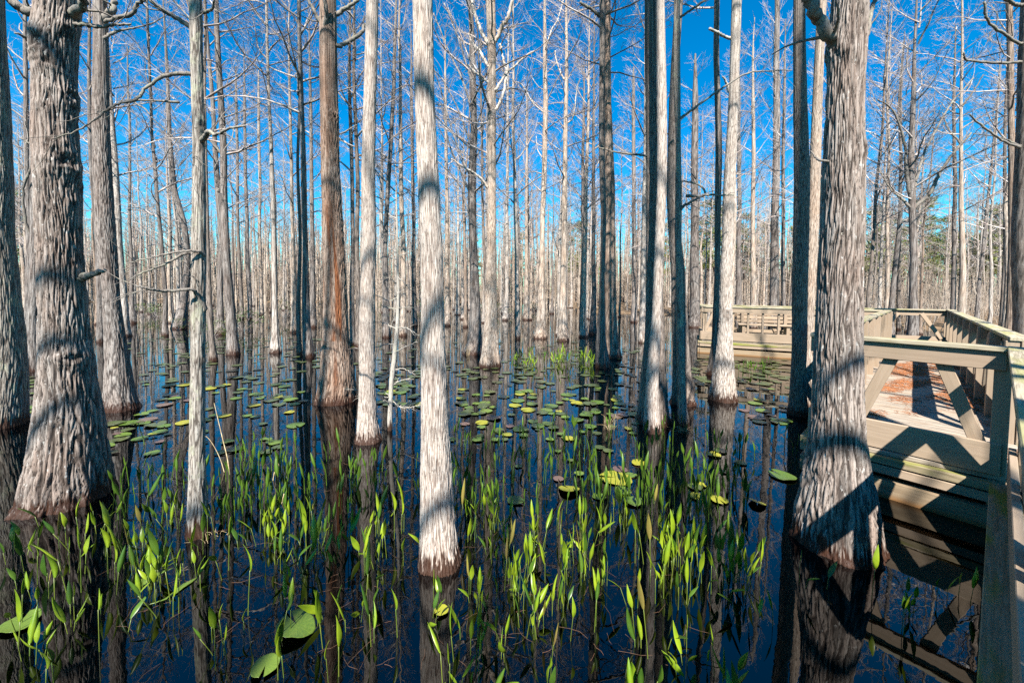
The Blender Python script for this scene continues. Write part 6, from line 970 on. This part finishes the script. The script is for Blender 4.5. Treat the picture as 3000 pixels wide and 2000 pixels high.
for k, L in enumerate(tw):
    P = [at(a, b, Ys+rs.uniform(-.12, .12)*(i > 0))-np.array([base[0], Ys, 0]) for i, (a, b) in enumerate(L)]
    path = catmull(P, 14); path[1:] += (rs.rand(13, 3)-.5)*.012
    v, f = tube(path, np.linspace(.0075, .0022, 14), 6, k, .15); sg = Segs()
    for q in range(9):
        i = rs.randint(2, 13); p = path[i]; d = (rs.rand(3)-.5)*2+(path[i]-path[i-1])/np.linalg.norm(path[i]-path[i-1]); d /= np.linalg.norm(d); l = rs.uniform(.02, .09)
        sg.add(p, p+d*l, .0028, .0018); d2 = d+(rs.rand(3)-.5); sg.add(p+d*l, p+d*l+d2*l*.6, .0018, .001)
    v2, f2 = sg.arrays(3); link('twig', mesh('twig', np.vstack([v, v2]), f+(f2+len(v)).tolist(), BARK['lichen']), sap)

# ---------------------------------------------------------------- lily pads
def pad_mesh(seed, m):
    rs = np.random.RandomState(seed); n = 22; V = []; F = []; k1 = rs.rand()*6; cup = rs.uniform(.0, .06)
    notch = .32; a = np.linspace(notch/2, 2*PI-notch/2, n)
    rim = 1+.05*np.sin(a*3+k1)+.03*np.sin(a*7+k1*2)
    for zt in (0.0, -.012):
        V.append((.0, 0, zt+.004))
        for q in (.5, .93, 1.0):
            zz = (.012*np.sin(a*4+k1)+cup*q**4*(np.sin(a*2+k1)+.6))*q
            for i in range(n): V.append((math.cos(a[i])*q*rim[i], math.sin(a[i])*q*rim[i]*.96, zz[i]+zt*(1 if q < 1 else .6)))
    k = 1+3*n
    for s, flip in ((0, False), (k, True)):
        for i in range(n-1):
            t = [[s, s+1+i, s+2+i], [s+1+i, s+1+n+i, s+2+n+i, s+2+i], [s+1+n+i, s+1+2*n+i, s+2+2*n+i, s+2+n+i]]
            F += [q[::-1] if flip else q for q in t]
    for i in range(n-1): F.append([1+2*n+i, k+1+2*n+i, k+2+2*n+i, 2+2*n+i])
    return mesh('lily_pad', np.array(V), F, m)
PM = [[pad_mesh(s+10*c, PADM[c]) for s in range(4)] for c in range(4)]
plabel = ('green lily pad floating flat among tree reflections', 'yellowing lily pad floating flat among tree reflections', 'dull olive lily pad floating flat among tree reflections', 'purplish lily pad floating flat among tree reflections')
pr = random.Random(77); pocc = []
def near_trunk(x, y, d=.02):
    for k, t in TREES.items():
        if (x-t['rows'][0][1])**2+(y-t['y'])**2 < (t['rows'][0][2]*1.05+d)**2: return True
    p = Vector((x, y, 0))-F1
    return p.dot(Fd) > -.1 and p.dot(Fn) > -.25
npad = 0; PADO = []
PADS.sort(key=lambda p: p[1]); MORE = []
for x, y in PADS:
    r = pr.uniform(.05, .118)*(1.0 if y > 5 else .7)
    if near_trunk(x, y, .02) or any((x-a)**2+(y-b)**2 < (.50*(r+c))**2 for a, b, c in pocc): continue
    if npad >= 282: MORE.append((x, y, r)); pocc.append((x, y, r)); continue
    c = pr.choices((0, 1, 2, 3), (.5, .14, .30, .06))[0]
    o = link('lily_pad', PM[c][pr.randrange(4)]); tag(o, plabel[c], 'lily pad', 'lily pads on the open water')
    o.location = (x, y, .010+pr.uniform(0, .006)); o.rotation_euler = (pr.uniform(-.02, .02), pr.uniform(-.02, .02), pr.uniform(0, 6.28)); o.scale = (r, r, r*1.2); pocc.append((x, y, r)); npad += 1; PADO.append(o)
Vs = []; Fs = []; off = 0
for x, y, r in MORE:
    me = PM[0][pr.randrange(4)]; v = np.array([q.co for q in me.vertices])*np.array([r, r, r*1.2]); a = pr.uniform(0, 6.28); c, s_ = math.cos(a), math.sin(a)
    v = v@np.array([[c, -s_, 0], [s_, c, 0], [0, 0, 1]]).T+np.array([x, y, .010+pr.uniform(0, .006)]); Vs.append(v); Fs += [[i+off for i in q.vertices] for q in me.polygons]; off += len(v)
if Vs: o = link('lily_pad_carpet', mesh('lily_pad_carpet', np.vstack(Vs), Fs, PADM[2])); tag(o, 'far carpet of small lily pads on the open water', 'lily pads', kind='stuff')
relabel([(o_, o_['label'].split(' floating')[0]) for o_ in PADO], '%s, %s one %s %s', False)
def big_pad(px, py, rx, c, label, tilt=(0, 0), rz=0, z=.014):
    k = 1.8/((py-852-(px-1500)*.01)/1145); x = (px-1500)/1145*k
    o = link('lily_pad', PM[c][pr.randrange(4)]); tag(o, label, 'lily pad'); r = rx*k/1145
    o.location = (x, k, z); o.rotation_euler = (tilt[0], tilt[1], rz); o.scale = (r, r, r); return o
big_pad(460, 1735, 82, 0, 'large green lily pad with a split, lower left among pickerel leaves', rz=3.6, z=-.004)
big_pad(115, 1765, 78, 3, 'large dim brownish lily pad at the lower left edge', rz=1.0, z=-.012)
big_pad(857, 1878, 56, 0, 'shiny yellow green lily pad tilted up, bottom left of centre', (.22, -.15), 2.5, .03)
big_pad(1402, 1935, 72, 2, 'large dark green notched lily pad at the bottom centre', rz=1.7, z=-.010)
big_pad(1530, 1985, 62, 2, 'dark green lily pad cut off by the bottom edge of the photo', rz=.6, z=-.010)
big_pad(20, 1860, 45, 0, 'green lily pad cut off by the left edge of the photo', rz=2.2)
big_pad(760, 1998, 40, 0, 'bright green lily pad at the very bottom left of centre', rz=5)
big_pad(1295, 1823, 22, 1, 'small yellow green lily pad in the reflection of the central trunk', rz=4)
big_pad(2240, 1488, 24, 1, 'curled yellow lily pad alone in dark water left of the great ridged trunk', (.15, .3), 1, .02)
big_pad(1675, 1447, 32, 1, 'yellow curled lily pad among the pickerel leaves right of centre', (.1, .2), 2, .02)
big_pad(1815, 1412, 48, 1, 'broad yellow green lily pad among pickerel leaves right of centre', rz=3)
big_pad(2310, 1405, 36, 0, 'green lily pad tucked against the foot of the great ridged trunk', rz=2)

# ---------------------------------------------------------------- pickerel weed
def leaf_mesh(seed, m):
    rs = np.random.RandomState(seed); L = rs.uniform(.10, .175); w = L*rs.uniform(.095, .145); n = 7; V = []; F = []
    curve = rs.uniform(-.25, .35)
    for zt in (1, -1):
        for i in range(n+1):
            s = i/n; ww = w*(math.sin(min(1, s*1.9+.12)*PI/2)**.8)*(1-s**2.4)+.0006; y = curve*L*s*s; z = L*s*(1-.1*abs(curve)*s)
            fold = ww*.55
            V += [(-ww, y+fold, z), (0, y-.0012*zt*-1, z), (ww, y+fold, z)] if zt == 1 else [(-ww*.97, y+fold+.0009, z), (0, y+.0022, z), (ww*.97, y+fold+.0009, z)]
    k = 3*(n+1)
    for i in range(n):
        for j in range(2):
            a = i*3+j; F.append([a, a+1, a+4, a+3]); b = k+a; F.append([b, b+3, b+4, b+1])
        for j in (0, 2):
            a = i*3+j; b = k+a; F.append([a, a+3, b+3, b] if j == 0 else [a, b, b+3, a+3])
    return mesh('leaf', np.array(V), F, m)
LEAVES = [leaf_mesh(i, M_LEAFY if i == 10 else (M_LEAF if i % 3 else M_LEAFD)) for i in range(14)]
PROTO = []
names = {1: 'single leaved pickerel weed shoot rising from the dark water', 2: 'pickerel weed shoot with two upright lance shaped leaves', 3: 'pickerel weed clump with three upright lance shaped leaves', 4: 'pickerel weed clump with four spreading lance shaped leaves', 5: 'lush pickerel weed clump with five spreading lance shaped leaves'}
def pickerel(seed, nl, hmax=.27):
    r = random.Random(seed); t = thing('pickerel_weed', names[nl], 'water plant', (0, 0, 0), 0, 'pickerel weed standing in the shallows')
    for k in range(nl):
        az = r.uniform(0, 6.28); lean = r.uniform(.02, .32) if r.random() < .75 else r.uniform(.35, .95); h = r.uniform(.04, hmax)*(1-.25*lean)
        b = np.array([r.gauss(0, .06), r.gauss(0, .06), -.25]); d = np.array([math.cos(az)*lean, math.sin(az)*lean, 1.0]); top = b+np.array([0, 0, .25])+d*h
        mid = b+(top-b)*.55-np.array([d[0], d[1], 0])*h*.15
        path = catmull([b, mid, top], 6); v, f = tube(path, np.linspace(.0034, .0020, 6), 5, seed+k, .05)
        link('stem', mesh('stem', v, f, M_STEM), t)
        lf = link('leaf', LEAVES[r.choice((0, 1, 2, 3, 4, 5, 6, 7, 8, 9, 11, 12, 13, 1, 2, 4, 5, 7, 8, 11, 13, 10))], t); lf.location = top-d*.004; lf.scale = (1, 1, 1)*1 if False else (r.uniform(.85, 1.2),)*3
        q = Vector((d[0]*r.uniform(.6, 1.8), d[1]*r.uniform(.6, 1.8), 1)).to_track_quat('Z', 'Y'); lf.rotation_euler = (q.to_matrix() @ Matrix.Rotation(r.uniform(0, 6.28), 3, 'Z')).to_euler()
    return t
for i, nl in enumerate((1, 1, 1, 2, 2, 2, 2, 3, 3, 3, 4, 5, 1, 4, 2, 3, 5, 2, 4)): PROTO.append((pickerel(500+i, nl), [0, nl]))
qr = random.Random(9); npl = 0; PLO = []; WORDS = {v: {1: 'single leaved', 2: 'two leaved', 3: 'three leaved', 4: 'four leaved', 5: 'five leaved'}[k]+' pickerel weed' for k, v in names.items()}
def put_plant(x, y, s):
    global npl
    if near_trunk(x, y, .03): return
    tpl, used = PROTO[qr.randrange(len(PROTO))]
    o = tpl if not used[0] else copy_tree(tpl); used[0] = 1; o['label'] = names[used[1]]
    o.location = (x, y, 0); o.rotation_euler = (0, 0, qr.uniform(0, 6.28)); o.scale = (s, s, s*qr.uniform(.85, 1.15)); npl += 1; PLO.append((o, WORDS[o['label']]))
PLANTS.sort(key=lambda p: p[1])
for x, y in PLANTS[:250]: put_plant(x, y, qr.uniform(.55, 1.05))
for x, y in FARPLANTS[:44]: put_plant(x, y, qr.uniform(.8, 1.15))
relabel(PLO, '%s, %s one %s %s', False)
# the rest of the weed bed, too small to pick apart
def weed_mass(pts, seed):
    rs = np.random.RandomState(seed); Vs = []; Fs = []; off = 0
    for x, y in pts:
        for k in range(rs.randint(1, 4)):
            me = LEAVES[rs.randint(len(LEAVES))]; v = np.array([q.co for q in me.vertices]); a = rs.uniform(0, 6.28); c, s = math.cos(a), math.sin(a); l = rs.uniform(-.3, .3)
            v = v*rs.uniform(.7, 1.05); h = rs.uniform(.04, .2); v = v+np.array([0, 0, h]); v[:, 0] += v[:, 2]*l
            R_ = np.array([[c, -s, 0], [s, c, 0], [0, 0, 1]]); p = np.array([x+rs.uniform(-.1, .1), y+rs.uniform(-.1, .1), 0]); v = v@R_.T+p
            for pl in me.polygons: Fs.append([i+off for i in pl.vertices])
            Vs.append(v); off += len(v)
            b = np.array([l*h*c, l*h*s, h])+p; w = .003; q = np.array([p+[w, 0, -.2], p+[-w, w, -.2], p+[-w, -w, -.2], b+[w, 0, 0], b+[-w, w, 0], b+[-w, -w, 0]])
            Vs.append(q); Fs += [[off, off+1, off+4, off+3], [off+1, off+2, off+5, off+4], [off+2, off, off+3, off+5]]; off += 6
    return np.vstack(Vs), Fs
v, f = weed_mass([p for p in PLANTS[250:]+FARPLANTS[44:] if not near_trunk(p[0], p[1], .03)], 4)
o = link('weed_bed', mesh('weed_bed', v, f, M_LEAFD)); tag(o, 'loose bed of small young pickerel leaves between the clumps', 'water weed', kind='stuff')

# ---------------------------------------------------------------- dry reeds, straw and sticks
def reed(name, label, pts, Y, w, m=M_STRAW, group=None, cat='reed'):
    P = [at(a, b, Y+i*.02) for i, (a, b) in enumerate(pts)]; b0 = P[0].copy(); b0[2] = 0; P = [p-b0 for p in P]; P[0][2] = min(P[0][2], -.05)
    n = 5*len(P); path = catmull(P, n); v, f = tube(path, np.linspace(w, w*.35, n), 6, 1, .1); o = link(name, mesh(name, v, f, m)); o.location = b0; tag(o, label, cat, group); return o
reed('dry_reed', 'tall bent straw coloured reed right of the slender pale trunk', [(680, 1425), (672, 1350), (655, 1280), (640, 1220), (630, 1180)], 3.7, .006)
reed('dry_reed', 'straw reed arching over left from the slender pale trunk', [(672, 1420), (650, 1345), (620, 1290), (595, 1270)], 3.75, .004)
reed('dry_reed', 'thin arched dead reed left of the slender pale trunk', [(540, 1395), (530, 1362), (500, 1355), (470, 1360), (445, 1385)], 3.9, .003)
reed('dry_reed', 'yellow blade leaning in front of the straight grey cypress', [(430, 1325), (425, 1290), (415, 1260), (408, 1238)], 4.4, .008, M_STEM)
reed('dry_stick', 'white broken stick standing bent among pickerel leaves left of centre', [(803, 1415), (810, 1380), (818, 1352), (835, 1418)], 3.6, .006, cat='stick')
reed('dry_stick', 'short white stick leaning just below the bent one', [(826, 1500), (832, 1470), (838, 1445)], 3.2, .007, cat='stick')
reed('dry_stick', 'short pale stick lying on the water left of the slender pale trunk', [(415, 1405), (430, 1402), (448, 1400)], 3.8, .007, cat='stick')
def tuft(label, px, py, n, h, spread, seed, m=M_STRAW, name='dry_grass_tuft'):
    k = 1.8/((py-852-(px-1500)*.01)/1145); x = (px-1500)/1145*k; rs = np.random.RandomState(seed); t = thing(name, label, 'grass tuft', (x, k, 0))
    for i in range(n):
        a = rs.uniform(0, 6.28); l = rs.uniform(.1, 1)*spread; hh = h*rs.uniform(.5, 1); b = np.array([rs.normal()*.04, rs.normal()*.03, -.05])
        path = catmull([b, b+np.array([math.cos(a)*l*.3, math.sin(a)*l*.3, hh*.7]), b+np.array([math.cos(a)*l, math.sin(a)*l, hh*rs.uniform(.6, 1.05)])], 7)
        v, f = tube(path, np.linspace(.0022, .0007, 7), 4, i, .05); link('blade', mesh('blade', v, f, m), t)
tuft('loose tuft of yellow dry grass in the water before the narrow white trunk', 1800, 1265, 16, .30, .25, 1)
tuft('small dry grass tuft touching the left foot of the wide black cypress', 1862, 1262, 14, .34, .16, 2)
tuft('heap of straw collected around the crooked lichen covered stem', 2012, 1268, 40, .13, .20, 3)
tuft('few reddish dead stems at the foot of the slender pale trunk', 600, 1588, 18, .10, .12, 4)
tuft('yellowing grass tuft at the foot of the pale leaning cypress', 655, 982, 26, .45, .35, 5, M_STEM)
tuft('fine tuft of dry grass beside the dark hidden cypress foot', 1370, 1045, 10, .5, .3, 6)
# fallen twigs floating between the leaves
sg = Segs(); rs = np.random.RandomState(12)
for k in range(170):
    px, py = rs.uniform(250, 2150), rs.uniform(1330, 1990); kk = 1.8/((py-852-(px-1500)*.01)/1145); x = (px-1500)/1145*kk
    if near_trunk(x, kk, .05): continue
    p = np.array([x, kk, .004]); a = rs.uniform(0, 6.28); l = rs.uniform(.03, .12)
    for b in range(3):
        q = p+np.array([math.cos(a), math.sin(a), rs.uniform(-.05, .12)])*l*.5; q[2] = max(q[2], .002); sg.add(p, q, .0010, .0006); p = q; a += rs.uniform(-.5, .5)
v, f = sg.arrays(3); o = link('floating_twigs', mesh('floating_twigs', v, f, M_TWIGD, False)); tag(o, 'fine reddish dead twigs floating between the water plants', 'twigs', kind='stuff')
